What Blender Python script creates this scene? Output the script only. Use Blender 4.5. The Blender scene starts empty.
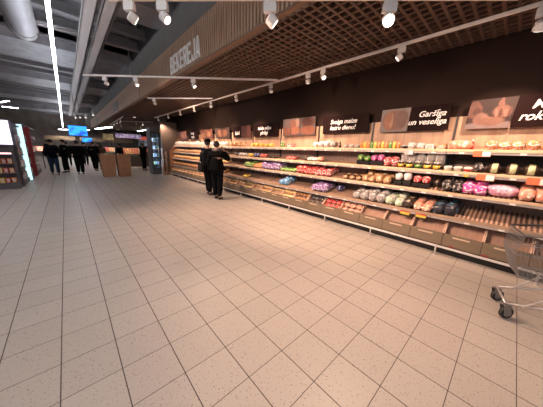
import bpy, bmesh, math, random
from mathutils import Vector, Matrix, Euler, noise
random.seed(7)
C = bpy.context.scene.collection
SC = bpy.context.scene
PI = math.pi

# ------------------------------------------------------------------ camera
cam_d = bpy.data.cameras.new('camera')
cam_d.sensor_fit = 'HORIZONTAL'; cam_d.sensor_width = 36.0
cam_d.lens = 219.57 * 36.0 / 543.0
cam_d.clip_start = 0.05; cam_d.clip_end = 200
cam = bpy.data.objects.new('camera', cam_d); C.objects.link(cam)
Rm = ((0.73963975, -0.13078996, 0.66017197), (-0.67212428, -0.19366293, 0.71466329), (0.03438006, -0.97231099, -0.23114791))
M = Matrix(((Rm[0][0], -Rm[0][1], -Rm[0][2], 0), (Rm[1][0], -Rm[1][1], -Rm[1][2], 0), (Rm[2][0], -Rm[2][1], -Rm[2][2], 1.5), (0, 0, 0, 1)))
cam.matrix_world = M
SC.camera = cam
# ------------------------------------------------------------------ world and exposure
w = bpy.data.worlds.new('world'); SC.world = w; w.use_nodes = True
w.node_tree.nodes['Background'].inputs[0].default_value = (0.75, 0.72, 0.75, 1)
w.node_tree.nodes['Background'].inputs[1].default_value = 0.5
SC.view_settings.view_transform = 'Standard'; SC.view_settings.look = 'None'
SC.view_settings.gamma = 1; SC.view_settings.use_curve_mapping = False
SC.view_settings.exposure = 0.22
WARM = (1.0, 0.665, 0.475); NEUT = (1.0, 0.77, 0.62); COOL = (0.86, 0.90, 1.0)
P_SHELF = 195; P_FLOOR = 200; P_STRIP = 18.0

# ------------------------------------------------------------------ materials
MATS = {}
def mat(name, col, rough=0.6, metal=0.0, col2=None, scale=8.0, kind='noise', emit=0.0, bump=0.0, spec=0.5, alpha=1.0, trans=0.0, stretch=(1, 1, 1), detail=3.0, lo=0.35, hi=0.65):
    if name in MATS: return MATS[name]
    m = bpy.data.materials.new(name); m.use_nodes = True; MATS[name] = m
    nt = m.node_tree; b = nt.nodes['Principled BSDF']
    b.inputs['Base Color'].default_value = (*col, 1); b.inputs['Roughness'].default_value = rough
    b.inputs['Metallic'].default_value = metal; b.inputs['Specular IOR Level'].default_value = spec
    b.inputs['Alpha'].default_value = alpha; b.inputs['Transmission Weight'].default_value = trans
    if col2 is not None:
        tc = nt.nodes.new('ShaderNodeTexCoord'); mp = nt.nodes.new('ShaderNodeMapping')
        mp.inputs['Scale'].default_value = stretch
        nt.links.new(tc.outputs['Object'], mp.inputs[0])
        if kind == 'voronoi':
            t = nt.nodes.new('ShaderNodeTexVoronoi'); t.inputs['Scale'].default_value = scale; out = t.outputs['Distance']
        else:
            t = nt.nodes.new('ShaderNodeTexNoise'); t.inputs['Scale'].default_value = scale; t.inputs['Detail'].default_value = detail; out = t.outputs[0]
        nt.links.new(mp.outputs[0], t.inputs['Vector'])
        r = nt.nodes.new('ShaderNodeValToRGB'); r.color_ramp.elements[0].position = lo; r.color_ramp.elements[1].position = hi
        r.color_ramp.elements[0].color = (*col, 1); r.color_ramp.elements[1].color = (*col2, 1)
        nt.links.new(out, r.inputs[0]); nt.links.new(r.outputs[0], b.inputs['Base Color'])
        if emit: nt.links.new(r.outputs[0], b.inputs['Emission Color'])
        if bump:
            bp = nt.nodes.new('ShaderNodeBump'); bp.inputs['Strength'].default_value = bump; bp.inputs['Distance'].default_value = 0.01
            nt.links.new(out, bp.inputs['Height']); nt.links.new(bp.outputs[0], b.inputs['Normal'])
    elif emit:
        b.inputs['Emission Color'].default_value = (*col, 1)
    if emit: b.inputs['Emission Strength'].default_value = emit
    return m

def tile_mat():
    m = bpy.data.materials.new('terrazzo_tiles'); m.use_nodes = True
    nt = m.node_tree; N = nt.nodes; L = nt.links; b = N['Principled BSDF']
    tc = N.new('ShaderNodeTexCoord'); sx = N.new('ShaderNodeSeparateXYZ'); L.new(tc.outputs['Object'], sx.inputs[0])
    def mth(op, a, bb=None):
        n = N.new('ShaderNodeMath'); n.operation = op
        for i, v in enumerate((a, bb)):
            if v is None: continue
            if isinstance(v, (int, float)): n.inputs[i].default_value = v
            else: L.new(v, n.inputs[i])
        return n.outputs[0]
    masks = []; cells = []
    for out, off, p in ((sx.outputs[0], -0.221, 0.3135), (sx.outputs[1], 0.015, 0.3093)):
        s = mth('DIVIDE', mth('SUBTRACT', out, off), p)
        fr = mth('FRACT', s); cells.append(mth('FLOOR', s))
        d = mth('ABSOLUTE', mth('SUBTRACT', fr, 0.5))
        masks.append(mth('GREATER_THAN', d, 0.5 - (0.0105 if out == sx.outputs[0] else 0.0075)))
    grout = mth('MAXIMUM', masks[0], masks[1])
    cx = N.new('ShaderNodeCombineXYZ'); L.new(cells[0], cx.inputs[0]); L.new(cells[1], cx.inputs[1])
    wn = N.new('ShaderNodeTexWhiteNoise'); wn.noise_dimensions = '2D'; L.new(cx.outputs[0], wn.inputs[0])
    vo = N.new('ShaderNodeTexVoronoi'); vo.inputs['Scale'].default_value = 70; L.new(tc.outputs['Object'], vo.inputs['Vector'])
    nz = N.new('ShaderNodeTexNoise'); nz.inputs['Scale'].default_value = 45; nz.inputs['Detail'].default_value = 2; L.new(tc.outputs['Object'], nz.inputs['Vector'])
    sp = mth('MULTIPLY', mth('LESS_THAN', vo.outputs['Distance'], 0.26), mth('GREATER_THAN', nz.outputs[0], 0.5))
    big = N.new('ShaderNodeTexNoise'); big.inputs['Scale'].default_value = 1.3; L.new(tc.outputs['Object'], big.inputs['Vector'])
    var = mth('ADD', mth('MULTIPLY', wn.outputs[0], 0.10), mth('MULTIPLY', big.outputs[0], 0.10))
    mix0 = N.new('ShaderNodeMix'); mix0.data_type = 'RGBA'; L.new(mth('MULTIPLY', var, 3.0), mix0.inputs[0])
    mix0.inputs[6].default_value = (0.50, 0.43, 0.375, 1); mix0.inputs[7].default_value = (0.60, 0.525, 0.455, 1)
    mix1 = N.new('ShaderNodeMix'); mix1.data_type = 'RGBA'; L.new(mth('MULTIPLY', sp, 0.75), mix1.inputs[0]); L.new(mix0.outputs[2], mix1.inputs[6])
    mix1.inputs[7].default_value = (0.22, 0.16, 0.14, 1)
    mix2 = N.new('ShaderNodeMix'); mix2.data_type = 'RGBA'; L.new(grout, mix2.inputs[0]); L.new(mix1.outputs[2], mix2.inputs[6])
    mix2.inputs[7].default_value = (0.10, 0.075, 0.065, 1)
    L.new(mix2.outputs[2], b.inputs['Base Color'])
    L.new(mth('ADD', mth('MULTIPLY', nz.outputs[0], 0.12), mth('ADD', mth('MULTIPLY', grout, 0.4), 0.36)), b.inputs['Roughness'])
    b.inputs['Specular IOR Level'].default_value = 0.45
    bp = N.new('ShaderNodeBump'); bp.inputs['Strength'].default_value = 0.5; bp.inputs['Distance'].default_value = 0.002; bp.invert = True
    L.new(grout, bp.inputs['Height']); L.new(bp.outputs[0], b.inputs['Normal'])
    return m

def photo_mat(name, bg, shapes, nscale=6, dist=0.05):
    """printed picture: soft ellipses (cx, cy, rx, ry, colour) over a background, in the board's own metres"""
    m = bpy.data.materials.new(name); m.use_nodes = True
    nt = m.node_tree; N = nt.nodes; L = nt.links; b = N['Principled BSDF']; b.inputs['Roughness'].default_value = 0.5
    tc = N.new('ShaderNodeTexCoord')
    nz = N.new('ShaderNodeTexNoise'); nz.inputs['Scale'].default_value = nscale; nz.inputs['Detail'].default_value = 4; L.new(tc.outputs['Object'], nz.inputs['Vector'])
    sub = N.new('ShaderNodeVectorMath'); sub.operation = 'SUBTRACT'; L.new(nz.outputs['Color'], sub.inputs[0]); sub.inputs[1].default_value = (0.5, 0.5, 0.5)
    scl = N.new('ShaderNodeVectorMath'); scl.operation = 'SCALE'; L.new(sub.outputs[0], scl.inputs[0]); scl.inputs['Scale'].default_value = dist * 2
    add = N.new('ShaderNodeVectorMath'); add.operation = 'ADD'; L.new(tc.outputs['Object'], add.inputs[0]); L.new(scl.outputs[0], add.inputs[1])
    prev = None
    for (cx, cy, rx, ry, colr) in shapes:
        mp = N.new('ShaderNodeMapping'); mp.inputs['Location'].default_value = (-cx / rx, -cy / ry, 0); mp.inputs['Scale'].default_value = (1 / rx, 1 / ry, 0)
        L.new(add.outputs[0], mp.inputs[0])
        ln = N.new('ShaderNodeVectorMath'); ln.operation = 'LENGTH'; L.new(mp.outputs[0], ln.inputs[0])
        mr = N.new('ShaderNodeMapRange'); mr.inputs[1].default_value = 0.85; mr.inputs[2].default_value = 1.1; mr.inputs[3].default_value = 1; mr.inputs[4].default_value = 0
        L.new(ln.outputs['Value'], mr.inputs[0])
        mx = N.new('ShaderNodeMix'); mx.data_type = 'RGBA'; L.new(mr.outputs[0], mx.inputs[0])
        if prev is None: mx.inputs[6].default_value = (*bg, 1)
        else: L.new(prev, mx.inputs[6])
        mx.inputs[7].default_value = (*colr, 1); prev = mx.outputs[2]
    mul = N.new('ShaderNodeMix'); mul.data_type = 'RGBA'; mul.blend_type = 'MULTIPLY'; mul.inputs[0].default_value = 0.6
    L.new(prev, mul.inputs[6]); L.new(nz.outputs[0], mul.inputs[7])
    dm = N.new('ShaderNodeMix'); dm.data_type = 'RGBA'; dm.blend_type = 'MULTIPLY'; dm.inputs[0].default_value = 1.0; dm.inputs[7].default_value = (0.58, 0.50, 0.48, 1)
    L.new(mul.outputs[2], dm.inputs[6]); L.new(dm.outputs[2], b.inputs['Base Color'])
    return m

# ------------------------------------------------------------------ helpers
def add_box(bm, a, b):
    x0, y0, z0 = (min(a[i], b[i]) for i in range(3)); x1, y1, z1 = (max(a[i], b[i]) for i in range(3))
    v = [bm.verts.new(p) for p in ((x0, y0, z0), (x1, y0, z0), (x1, y1, z0), (x0, y1, z0), (x0, y0, z1), (x1, y0, z1), (x1, y1, z1), (x0, y1, z1))]
    for f in ((3, 2, 1, 0), (4, 5, 6, 7), (0, 1, 5, 4), (1, 2, 6, 5), (2, 3, 7, 6), (3, 0, 4, 7)): bm.faces.new([v[i] for i in f])
    return v
def add_prism(bm, prof, y0, y1):
    """profile of (x, z) points extruded along y"""
    a = [bm.verts.new((x, y0, z)) for x, z in prof]; b = [bm.verts.new((x, y1, z)) for x, z in prof]
    n = len(prof)
    for i in range(n): bm.faces.new((a[i], a[(i + 1) % n], b[(i + 1) % n], b[i]))
    bm.faces.new(a[::-1]); bm.faces.new(b)
def add_tube(bm, pts, r, n=8):
    pts = [Vector(p) for p in pts]; rings = []
    for i, p in enumerate(pts):
        d = (pts[min(i + 1, len(pts) - 1)] - pts[max(i - 1, 0)]).normalized()
        u = d.cross(Vector((0, 0, 1)));
        if u.length < 0.05: u = d.cross(Vector((1, 0, 0)))
        u.normalize(); v = d.cross(u)
        rr = r[i] if isinstance(r, (list, tuple)) else r
        rings.append([bm.verts.new(p + u * math.cos(2 * PI * k / n) * rr + v * math.sin(2 * PI * k / n) * rr) for k in range(n)])
    for a, b in zip(rings, rings[1:]):
        for k in range(n): bm.faces.new((a[k], a[(k + 1) % n], b[(k + 1) % n], b[k]))
    bm.faces.new(rings[0][::-1]); bm.faces.new(rings[-1])
def add_lathe(bm, prof, n=16, c=(0, 0, 0)):
    rings = []
    for r, z in prof: rings.append([bm.verts.new((c[0] + r * math.cos(2 * PI * k / n), c[1] + r * math.sin(2 * PI * k / n), c[2] + z)) for k in range(n)])
    for a, b in zip(rings, rings[1:]):
        for k in range(n): bm.faces.new((a[k], a[(k + 1) % n], b[(k + 1) % n], b[k]))
    bm.faces.new(rings[0][::-1]); bm.faces.new(rings[-1])
def add_ball(bm, c, r, u=12, v=8):
    m = Matrix.Translation(c) @ Matrix.Diagonal((r[0], r[1], r[2], 1))
    return bmesh.ops.create_uvsphere(bm, u_segments=u, v_segments=v, radius=1, matrix=m)['verts']
def finish(bm, smooth=False, bevel=0.0):
    bmesh.ops.recalc_face_normals(bm, faces=bm.faces)
    if bevel: bmesh.ops.bevel(bm, geom=list(bm.edges), offset=bevel, segments=2, affect='EDGES', clamp_overlap=True)
    if smooth:
        for f in bm.faces: f.smooth = True
def obj(name, bm, m, parent=None, smooth=False, bevel=0.0):
    finish(bm, smooth, bevel)
    me = bpy.data.meshes.new(name); bm.to_mesh(me); bm.free()
    for mm in (m if isinstance(m, (list, tuple)) else [m]): me.materials.append(mm)
    o = bpy.data.objects.new(name, me); C.objects.link(o)
    if parent is not None: o.parent = parent
    return o
def tag(o, label=None, cat=None, group=None, kind=None):
    if label: o['label'] = label
    if cat: o['category'] = cat
    if group: o['group'] = group
    if kind: o['kind'] = kind
    return o
def thing(name, label, cat, loc=(0, 0, 0), rot=(0, 0, 0), group=None):
    o = bpy.data.objects.new(name, None); C.objects.link(o); o.empty_display_size = 0.1
    o.location = loc; o.rotation_euler = rot
    return tag(o, label, cat, group)
def struct(name, bm, m, **k): return tag(obj(name, bm, m, **k), kind='structure')
def copy_tree(o, parent=None):
    c = o.copy(); C.objects.link(c)
    if parent is not None: c.parent = parent
    for ch in list(o.children):
        copy_tree(ch, c)
    return c
def box(a, b):
    bm = bmesh.new(); add_box(bm, a, b); return bm
def text_mesh(s, size=1.0, shear=0.0, extrude=0.004, offset=0.0, align='CENTER'):
    cu = bpy.data.curves.new('lettering', 'FONT'); cu.body = s; cu.size = size; cu.shear = shear; cu.extrude = extrude; cu.offset = offset
    cu.align_x = align; cu.align_y = 'CENTER'; cu.space_line = 0.9
    o = bpy.data.objects.new('lettering', cu); C.objects.link(o)
    dg = bpy.context.evaluated_depsgraph_get(); me = bpy.data.meshes.new_from_object(o.evaluated_get(dg))
    bpy.data.objects.remove(o); bpy.data.curves.remove(cu)
    return me

# ------------------------------------------------------------------ palette
wood_lt = mat('light_oak', (0.46, 0.29, 0.19), 0.55, col2=(0.34, 0.20, 0.13), scale=3.0, stretch=(6, 6, 0.6))
wood_edge = mat('pale_shelf_edge', (0.78, 0.55, 0.36), 0.5, col2=(0.68, 0.46, 0.29), scale=4, stretch=(6, 0.6, 6))
wood_slat = mat('brown_slat_wood', (0.54, 0.355, 0.245), 0.5, col2=(0.44, 0.285, 0.195), scale=4, stretch=(6, 6, 0.5))
wood_panel = mat('brown_fascia_board', (0.11, 0.06, 0.04), 0.6, col2=(0.09, 0.05, 0.032), scale=3, stretch=(4, 4, 0.5))
crate_in = mat('crate_wood', (0.43, 0.25, 0.18), 0.6, col2=(0.35, 0.20, 0.14), scale=5, stretch=(1, 6, 1))
taupe = mat('taupe_laminate', (0.20, 0.145, 0.095), 0.5, col2=(0.17, 0.12, 0.08), scale=5, stretch=(2, 0.5, 6))
rack_m = mat('rack_slats', (0.52, 0.33, 0.24), 0.5, col2=(0.43, 0.27, 0.19), scale=6, stretch=(0.5, 5, 1))
rack_gap = mat('rack_tray', (0.16, 0.09, 0.065), 0.7)
grey_rail = mat('grey_price_rail', (0.42, 0.36, 0.34), 0.35)
black = mat('black_paint', (0.012, 0.010, 0.010), 0.6)
blackm = mat('black_plastic', (0.02, 0.02, 0.022), 0.4)
wall_br = mat('dark_brown_wall', (0.030, 0.017, 0.013), 0.85, col2=(0.025, 0.014, 0.011), scale=2, spec=0.15)
grid_m = mat('brown_ceiling_grid', (0.105, 0.063, 0.046), 0.6)
chrome = mat('brushed_chrome', (0.72, 0.69, 0.68), 0.30, 0.75)
steel = mat('zinc_wire', (0.27, 0.245, 0.235), 0.45, 0.5)
white_p = mat('white_paint', (0.80, 0.76, 0.74), 0.4)
sign_bk = mat('sign_black_brown', (0.012, 0.004, 0.004), 0.7, spec=0.1)
letter_w = mat('white_letters', (0.93, 0.91, 0.90), 0.5)
conc = mat('grey_concrete', (0.36, 0.35, 0.37), 0.85, col2=(0.28, 0.27, 0.29), scale=2.5)
conc_dk = mat('dark_roof_deck', (0.20, 0.195, 0.21), 0.9, col2=(0.16, 0.155, 0.165), scale=2)
gyps = mat('grey_gypsum', (0.17, 0.155, 0.148), 0.8, col2=(0.15, 0.137, 0.13), scale=3)
duct_m = mat('galvanised_duct', (0.42, 0.42, 0.45), 0.5, 0.2, col2=(0.36, 0.36, 0.39), scale=2)
tray_m = mat('cable_tray_grey', (0.40, 0.37, 0.37), 0.7)
lamp_w = mat('lamp_lens', (1.0, 0.88, 0.76), 0.4, emit=2.2)
lamp_hot = mat('lamp_lens_hot', (1.0, 0.82, 0.64), 0.4, emit=90)
strip_e = mat('strip_light_diffuser', (0.95, 0.97, 1.0), 0.4, emit=P_STRIP)

# ------------------------------------------------------------------ structure
struct('floor', box((-11, -4, -0.1), (9, 42, 0)), tile_mat())
struct('wall_right', box((4.78, -4, 0), (4.98, 13.3, 3.30)), wall_br)
# open cell ceiling over the bakery, black void above it
bm = bmesh.new(); y = -3.4
while y < 30: add_box(bm, (2.30, y - 0.017, 3.20), (9.0 if y > 13.5 else 4.78, y + 0.017, 3.250)); y += 0.12
x = 2.36
while x < 9.0:
    add_box(bm, (x - 0.017, -3.4 if x < 4.78 else 13.5, 3.201), (x + 0.017, 30, 3.251)); x += 0.125
struct('ceiling_grid', bm, grid_m)
struct('ceiling', box((2.30, -4, 3.75), (9, 42, 3.80)), mat('void_paint', (0.02, 0.013, 0.010), 0.9))
# bulkhead: slatted wood face below, grey gypsum above
struct('wall_bulkhead', box((2.28, -4, 3.20), (2.36, 42, 4.55)), gyps)
bm = bmesh.new(); add_box(bm, (2.255, -4, 3.20), (2.28, 42, 3.94)); struct('trim_1', bm, wood_panel)
bm = bmesh.new(); y = -2.0
while y < 9.6: add_box(bm, (2.225, y, 3.215), (2.255, y + 0.042, 3.935)); y += 0.080
yy = 9.7
while yy < 30: add_box(bm, (2.225, yy, 3.215), (2.255, yy + 1.19, 3.935)); yy += 1.2
struct('trim_2', bm, wood_slat)
struct('trim_3', box((2.22, -4, 3.185), (2.30, 30, 3.215)), mat('fascia_edge', (0.20, 0.12, 0.08), 0.6))
struct('wall_upper', box((2.5, -4, 4.55), (2.6, 42, 5.75)), mat('dark_blue_grey_metal', (0.12, 0.125, 0.135), 0.6))
struct('ceiling_ledge', box((2.28, -4, 4.55), (2.6, 42, 4.60)), gyps)
# roof of the main hall
struct('ceiling_deck', box((-11, -4, 5.75), (9, 42, 5.9)), conc_dk)
bm = bmesh.new()
for y in (6.6, 11.6, 17.5, 24.5, 32.0): add_box(bm, (-11, y, 4.75), (2.5, y + (1.0 if y < 8 else 2.2), 5.75))
struct('ceiling_beams', bm, conc)
bm = bmesh.new(); y = 2.4
while y < 40:
    add_box(bm, (-11, y, 5.1), (2.5, y + 0.14, 5.3)); add_box(bm, (-11, y - 0.06, 5.04), (2.5, y + 0.20, 5.1)); y += 1.15
struct('ceiling_purlins', bm, mat('purlin_grey', (0.28, 0.27, 0.28), 0.8))
struct('wall_back', box((-11, 41.8, 0), (9, 42, 5.8)), mat('dim_back_wall', (0.50, 0.43, 0.38), 0.8, col2=(0.35, 0.28, 0.25), scale=1.2))
struct('wall_left', box((-11.2, -4, 0), (-11, 42, 5.8)), mat('dim_side_wall', (0.25, 0.24, 0.25), 0.8))
struct('wall_corner', box((8.8, 13.5, 0), (9, 42, 3.75)), wall_br)
# partition at the end of the bakery wall
struct('wall_partition', box((3.93, 13.32, 0), (9.0, 13.44, 2.86)), mat('taupe_plaster', (0.15, 0.115, 0.095), 0.8))
struct('wall_lintel', box((4.30, 13.32, 2.86), (9.0, 13.42, 3.20)), wall_br)

# ------------------------------------------------------------------ roof services
bm = bmesh.new(); add_tube(bm, [(-0.42, -3.5, 4.55), (-0.42, 9.9, 4.55), (-0.52, 10.3, 4.72), (-0.6, 10.5, 5.4)], 0.27, 20)
t = obj('ventilation_duct', bm, duct_m, smooth=True); tag(t, 'fat round galvanised duct running along under the roof at upper left', 'duct')
for y in (1.0, 4.0, 7.0, 9.6):
    bm = bmesh.new(); add_tube(bm, [(-0.42, y, 4.55), (-0.42, y + 0.05, 4.55)], 0.29, 20); obj('duct_collar', bm, tray_m, t)
for i, (x0, x1, lab) in enumerate(((0.62, 0.82, 'flat grey cable channel nearer the strip light, under the roof'), (0.91, 1.11, 'flat grey cable channel nearer the wooden fascia, under the roof'))):
    bm = bmesh.new(); add_box(bm, (x0, -3.5, 4.18), (x1, 30, 4.20)); add_box(bm, (x0, -3.5, 4.18), (x0 + 0.015, 30, 4.30)); add_box(bm, (x1 - 0.015, -3.5, 4.18), (x1, 30, 4.30))
    t = obj('cable_channel', bm, tray_m); tag(t, lab, 'cable channel')
    for k in range(7):
        bm = bmesh.new(); y = 2.5 + k * 4.0
        add_tube(bm, [((x0 + x1) / 2, y, 4.2), ((x0 + x1) / 2, y, 5.04)], 0.008, 6); obj('hanger_rod', bm, steel, t)
for (x, r, z, lab) in ((0.86, 0.018, 4.34, 'thin pipe between the two grey cable channels'), (1.32, 0.022, 4.6, 'thin pipe right of the grey cable channels')):
    bm = bmesh.new(); add_tube(bm, [(x, -3.5, z), (x, 32, z)], r, 8); tag(obj('ceiling_pipe', bm, steel, smooth=True), lab, 'pipe')
for (y, z, lab) in ((4.6, 4.62, 'near cross pipe under the roof at upper left'), (6.25, 4.55, 'middle cross pipe under the roof, just before the concrete beam'), (9.3, 4.6, 'far cross pipe under the roof between the concrete beams')):
    bm = bmesh.new(); add_tube(bm, [(-10.5, y, z), (2.45, y, z)], 0.028, 8); tag(obj('cross_pipe', bm, tray_m, smooth=True), lab, 'pipe')

# long linear lamp over the aisle
t = thing('linear_lamp', 'long thin white linear lamp running down the aisle under the roof', 'ceiling lamp', (0.085, 0, 3.6))
obj('housing', box((-0.03, -3, 0.012), (0.03, 40, 0.05)), white_p, t)
obj('diffuser', box((-0.027, -3, 0.0), (0.027, 40, 0.0115)), strip_e, t)
obj('added_uplight', box((-0.022, -3, 0.0505), (0.022, 40, 0.055)), mat('added_uplight_glow', (0.85, 0.92, 1.0), 0.4, emit=45), t)  # glowing top strip added to throw light up onto the roof
for y in range(-2, 39, 4):
    bm = bmesh.new(); add_tube(bm, [(0, y, 0.056), (0, y, 1.14)], 0.004, 5); obj('suspension_wire', bm, steel, t)

def added_hall_lamp(x, y0, y1, z, lab, w_=0.06, em=None):  # lamps added out of view to brighten the fascia and hall ceiling
    t = thing('linear_lamp', lab, 'ceiling lamp', (x, 0, z))
    obj('housing', box((-w_, y0, 0.012), (w_, y1, 0.05)), white_p, t); obj('diffuser', box((-w_ * .9, y0, 0.0), (w_ * .9, y1, 0.0115)), em or strip_e, t)
    for y in (y0 + .5, y1 - .5):
        bm = bmesh.new(); add_tube(bm, [(0, y, 0.05), (0, y, 4.74 - z)], 0.004, 5); obj('suspension_wire', bm, steel, t)
added_hall_lamp(-3.4, -3, 8, 3.6, 'added linear fill lamp, unseen in the left hall', 0.09)
added_hall_lamp(-6.4, -3, 8, 3.6, 'second added linear fill lamp, unseen in the left hall', 0.09)
# ------------------------------------------------------------------ track lighting
def make_head(s=1.0):
    r = bpy.data.objects.new('track_spotlight', None); C.objects.link(r)
    bm = bmesh.new(); add_box(bm, (-0.045 * s, -0.017 * s, -0.022 * s), (0.045 * s, 0.017 * s, 0)); obj('adapter', bm, white_p, r, bevel=0.003)
    bm = bmesh.new(); add_box(bm, (-0.052 * s, -0.022 * s, -0.088 * s), (0.052 * s, 0.022 * s, -0.0225 * s)); obj('driver_box', bm, white_p, r, bevel=0.004)
    return r
def head_body(r, yaw, tilt, s, power, col, spot=80, lens=None):
    """short barrel under the driver box, swivelled by yaw about z, tilted down from the horizontal"""
    d = Vector((math.cos(yaw) * math.cos(tilt), math.sin(yaw) * math.cos(tilt), -math.sin(tilt)))
    q = d.to_track_quat('Z', 'Y'); c0 = Vector((0.0, 0, -0.128 * s)) + d * 0.02 * s
    bm = bmesh.new(); add_lathe(bm, [(0.030 * s, -0.036 * s), (0.044 * s, -0.028 * s), (0.046 * s, 0.034 * s), (0.041 * s, 0.037 * s)], 18)
    bmesh.ops.transform(bm, matrix=Matrix.Translation(c0) @ q.to_matrix().to_4x4(), verts=bm.verts)
    b = obj('lamp_barrel', bm, white_p, r, smooth=False)
    bm = bmesh.new(); add_lathe(bm, [(0.035 * s, 0), (0.036 * s, 0.003)], 18)
    bmesh.ops.transform(bm, matrix=Matrix.Translation(c0 + d * 0.0375 * s) @ q.to_matrix().to_4x4(), verts=bm.verts)
    obj('lens', bm, lens or lamp_w, b)
    if power:
        ld = bpy.data.lights.new('bulb', 'SPOT'); ld.energy = power; ld.color = col; ld.spot_size = math.radians(spot); ld.spot_blend = 0.8; ld.shadow_soft_size = 0.05
        lo = bpy.data.objects.new('bulb', ld); C.objects.link(lo); lo.parent = r
        lo.location = c0 + d * 0.05 * s; lo.rotation_euler = d.to_track_quat('-Z', 'Y').to_euler()
TZ = 3.05
def track(x0, y0, x1, y1, lab, hang):
    t = thing('lighting_track', lab, 'lighting track', (x0, y0, TZ)); v = Vector((x1 - x0, y1 - y0, 0)); L = v.length
    bm = bmesh.new(); add_box(bm, (0, -0.018, 0), (L, 0.018, 0.034))
    o = obj('rail', bm, white_p, t); t.rotation_euler.z = math.atan2(v.y, v.x)
    for k in range(hang):
        px = L * (k + 0.5) / hang
        wx = x0 + v.x * (k + 0.5) / hang
        top = 0.15 if wx > 2.3 else 2.0
        bm = bmesh.new(); add_tube(bm, [(px, 0, 0.034), (px, 0, top)], 0.005, 6); obj('suspension_rod', bm, steel, t)
    return t
track(3.80, -3.2, 3.80, 13.75, 'long white lighting track running parallel to the bread shelves', 9)
track(0.56, 3.36, 3.52, 0.30, 'diagonal lighting track nearest the camera at the top edge', 2)
track(0.52, 7.14, 3.74, 3.98, 'diagonal lighting track in front of the big letters', 2)
track(2.22, 8.60, 3.66, 6.90, 'short diagonal lighting track behind the big letters', 1)
track(2.89, 17.84, 4.40, 16.34, 'short lighting track far back before the fridge', 1)
track(2.55, 15.0, 2.75, 22.0, 'far lighting track beside the fascia over the brown bins', 1)
def head(x, y, yaw, tilt, lab, power, col, s=1.0, spot=80, z=TZ, group=None, adang=None, lens=None):
    r = make_head(s); r.location = (x, y, z); r.rotation_euler.z = PI / 2 if adang is None else adang
    tag(r, lab, 'spotlight', group)
    head_body(r, yaw - r.rotation_euler.z, tilt, s, power, col, spot, lens)
    return r
Rd = math.radians
LT = 'white spotlight on the long track, '
for i, (y, nm) in enumerate(((1.44, 'above the loaf picture sign'), (2.80, 'right one of the pair above the katru dienu sign'), (3.16, 'left one of the pair above the katru dienu sign'),
        (4.28, 'above the sliced bread picture'), (5.77, 'above the two-line black sign'), (7.28, 'just right of where the letters track meets it'),
        (8.64, 'first one left of the letters track end'), (10.06, 'second one left of the letters track end'), (11.59, 'last but one before the far end'), (13.16, 'last one at the far end'))):
    yaw = -0.25 if i in (0, 1) else 0.1
    if i == 1: yaw = -1.9
    if i == 0: yaw = 1.9
    head(3.80, y, yaw if i < 2 else 0.15, Rd(58 if i > 1 else 40), LT + nm, 0 if i in (1,) else P_SHELF, WARM)
# heads whose visible turn differs from their work light carry it themselves
head(3.80, 0.10, 0.3, Rd(55), 'large white spotlight at the right end near the top right corner', P_SHELF * 1.1, WARM, 1.25)
head(3.80, -1.2, 0.1, Rd(58), LT + 'outside the picture to the right', P_SHELF, WARM)
D = math.atan2(-3.06, 2.96)
head(0.72, 3.19, Rd(-5), Rd(30), 'white spotlight at the left end of the nearest track', P_FLOOR * 2.2, WARM, 1.15, 80, adang=D)
head(0.98, 2.92, Rd(-50), Rd(40), 'white spotlight with round lens, second on the nearest track', P_FLOOR * 1.3, WARM, 1.15, 100, adang=D)
head(1.80, 2.08, Rd(-30), Rd(38), 'white spotlight hanging in the middle of the nearest track', P_FLOOR * 1.2, WARM, 1.3, 100, adang=D)
head(2.66, 1.19, Rd(-150), Rd(38), 'dazzling spotlight turned straight towards the viewer', P_FLOOR * 0.9, WARM, 1.3, 120, adang=D, lens=lamp_hot)
D2 = math.atan2(-3.16, 3.22)
head(0.88, 6.79, Rd(5), Rd(28), 'white spotlight at the left end of the letters track', P_FLOOR * 1.5, NEUT, 1.0, 100, adang=D2)
head(1.40, 6.28, Rd(-60), Rd(50), 'white spotlight, middle one on the letters track', P_FLOOR, WARM, 1.0, 110, adang=D2)
head(2.36, 5.34, Rd(-65), Rd(50), 'white spotlight just below the first big letters', P_FLOOR * 1.1, WARM, 1.0, 110, adang=D2)
head(2.36, 8.43, Rd(15), Rd(30), 'white spotlight on the short track behind the letters', P_FLOOR * 1.6, WARM, 1.0, 110, adang=D2)
for k, (x, y) in enumerate(((3.0, 19.0), (4.0, 19.0), (3.6, 22.4), (5.0, 22.4), (2.6, 25.4))):  # spotlights added to brighten the dark produce stands
    head(x, y, Rd(80), Rd(65), 'added spotlight to brighten the produce stands, ' + ('front left', 'front right', 'middle left', 'middle right', 'rear')[k], 130, NEUT, 1.0, 120, z=3.19)
for k in range(4):
    head(2.58 + 0.045 * k, 16.0 + 1.5 * k, Rd(180), Rd(60), 'small spotlight on the far track over the brown bins', 40, NEUT, 1.0, 110, group='spotlights on the far track')
head(3.9, 16.83, Rd(-90), Rd(60), 'small spotlight on the short track before the fridge', 60, NEUT)
def downlight(x, y, lab):
    t = thing('downlight', lab, 'downlight', (x, y, 3.19))
    bm = bmesh.new(); add_lathe(bm, [(0.075, 0.0), (0.085, 0.0), (0.085, 0.06), (0.075, 0.06)], 18); obj('ring', bm, white_p, t)
    bm = bmesh.new(); add_lathe(bm, [(0.072, -0.002), (0.072, 0.003)], 18); obj('lens', bm, lamp_w, t)
def pendant(x, y, lab):
    r = head(x, y, Rd(-90), Rd(70), lab, 0, NEUT, 1.0, z=3.1)
    bm = bmesh.new(); add_tube(bm, [(0, 0, 0.001), (0, 0, 2.645 if y < 15 else 1.95)], 0.012, 6); obj('suspension_wire', bm, steel, r)
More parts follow.
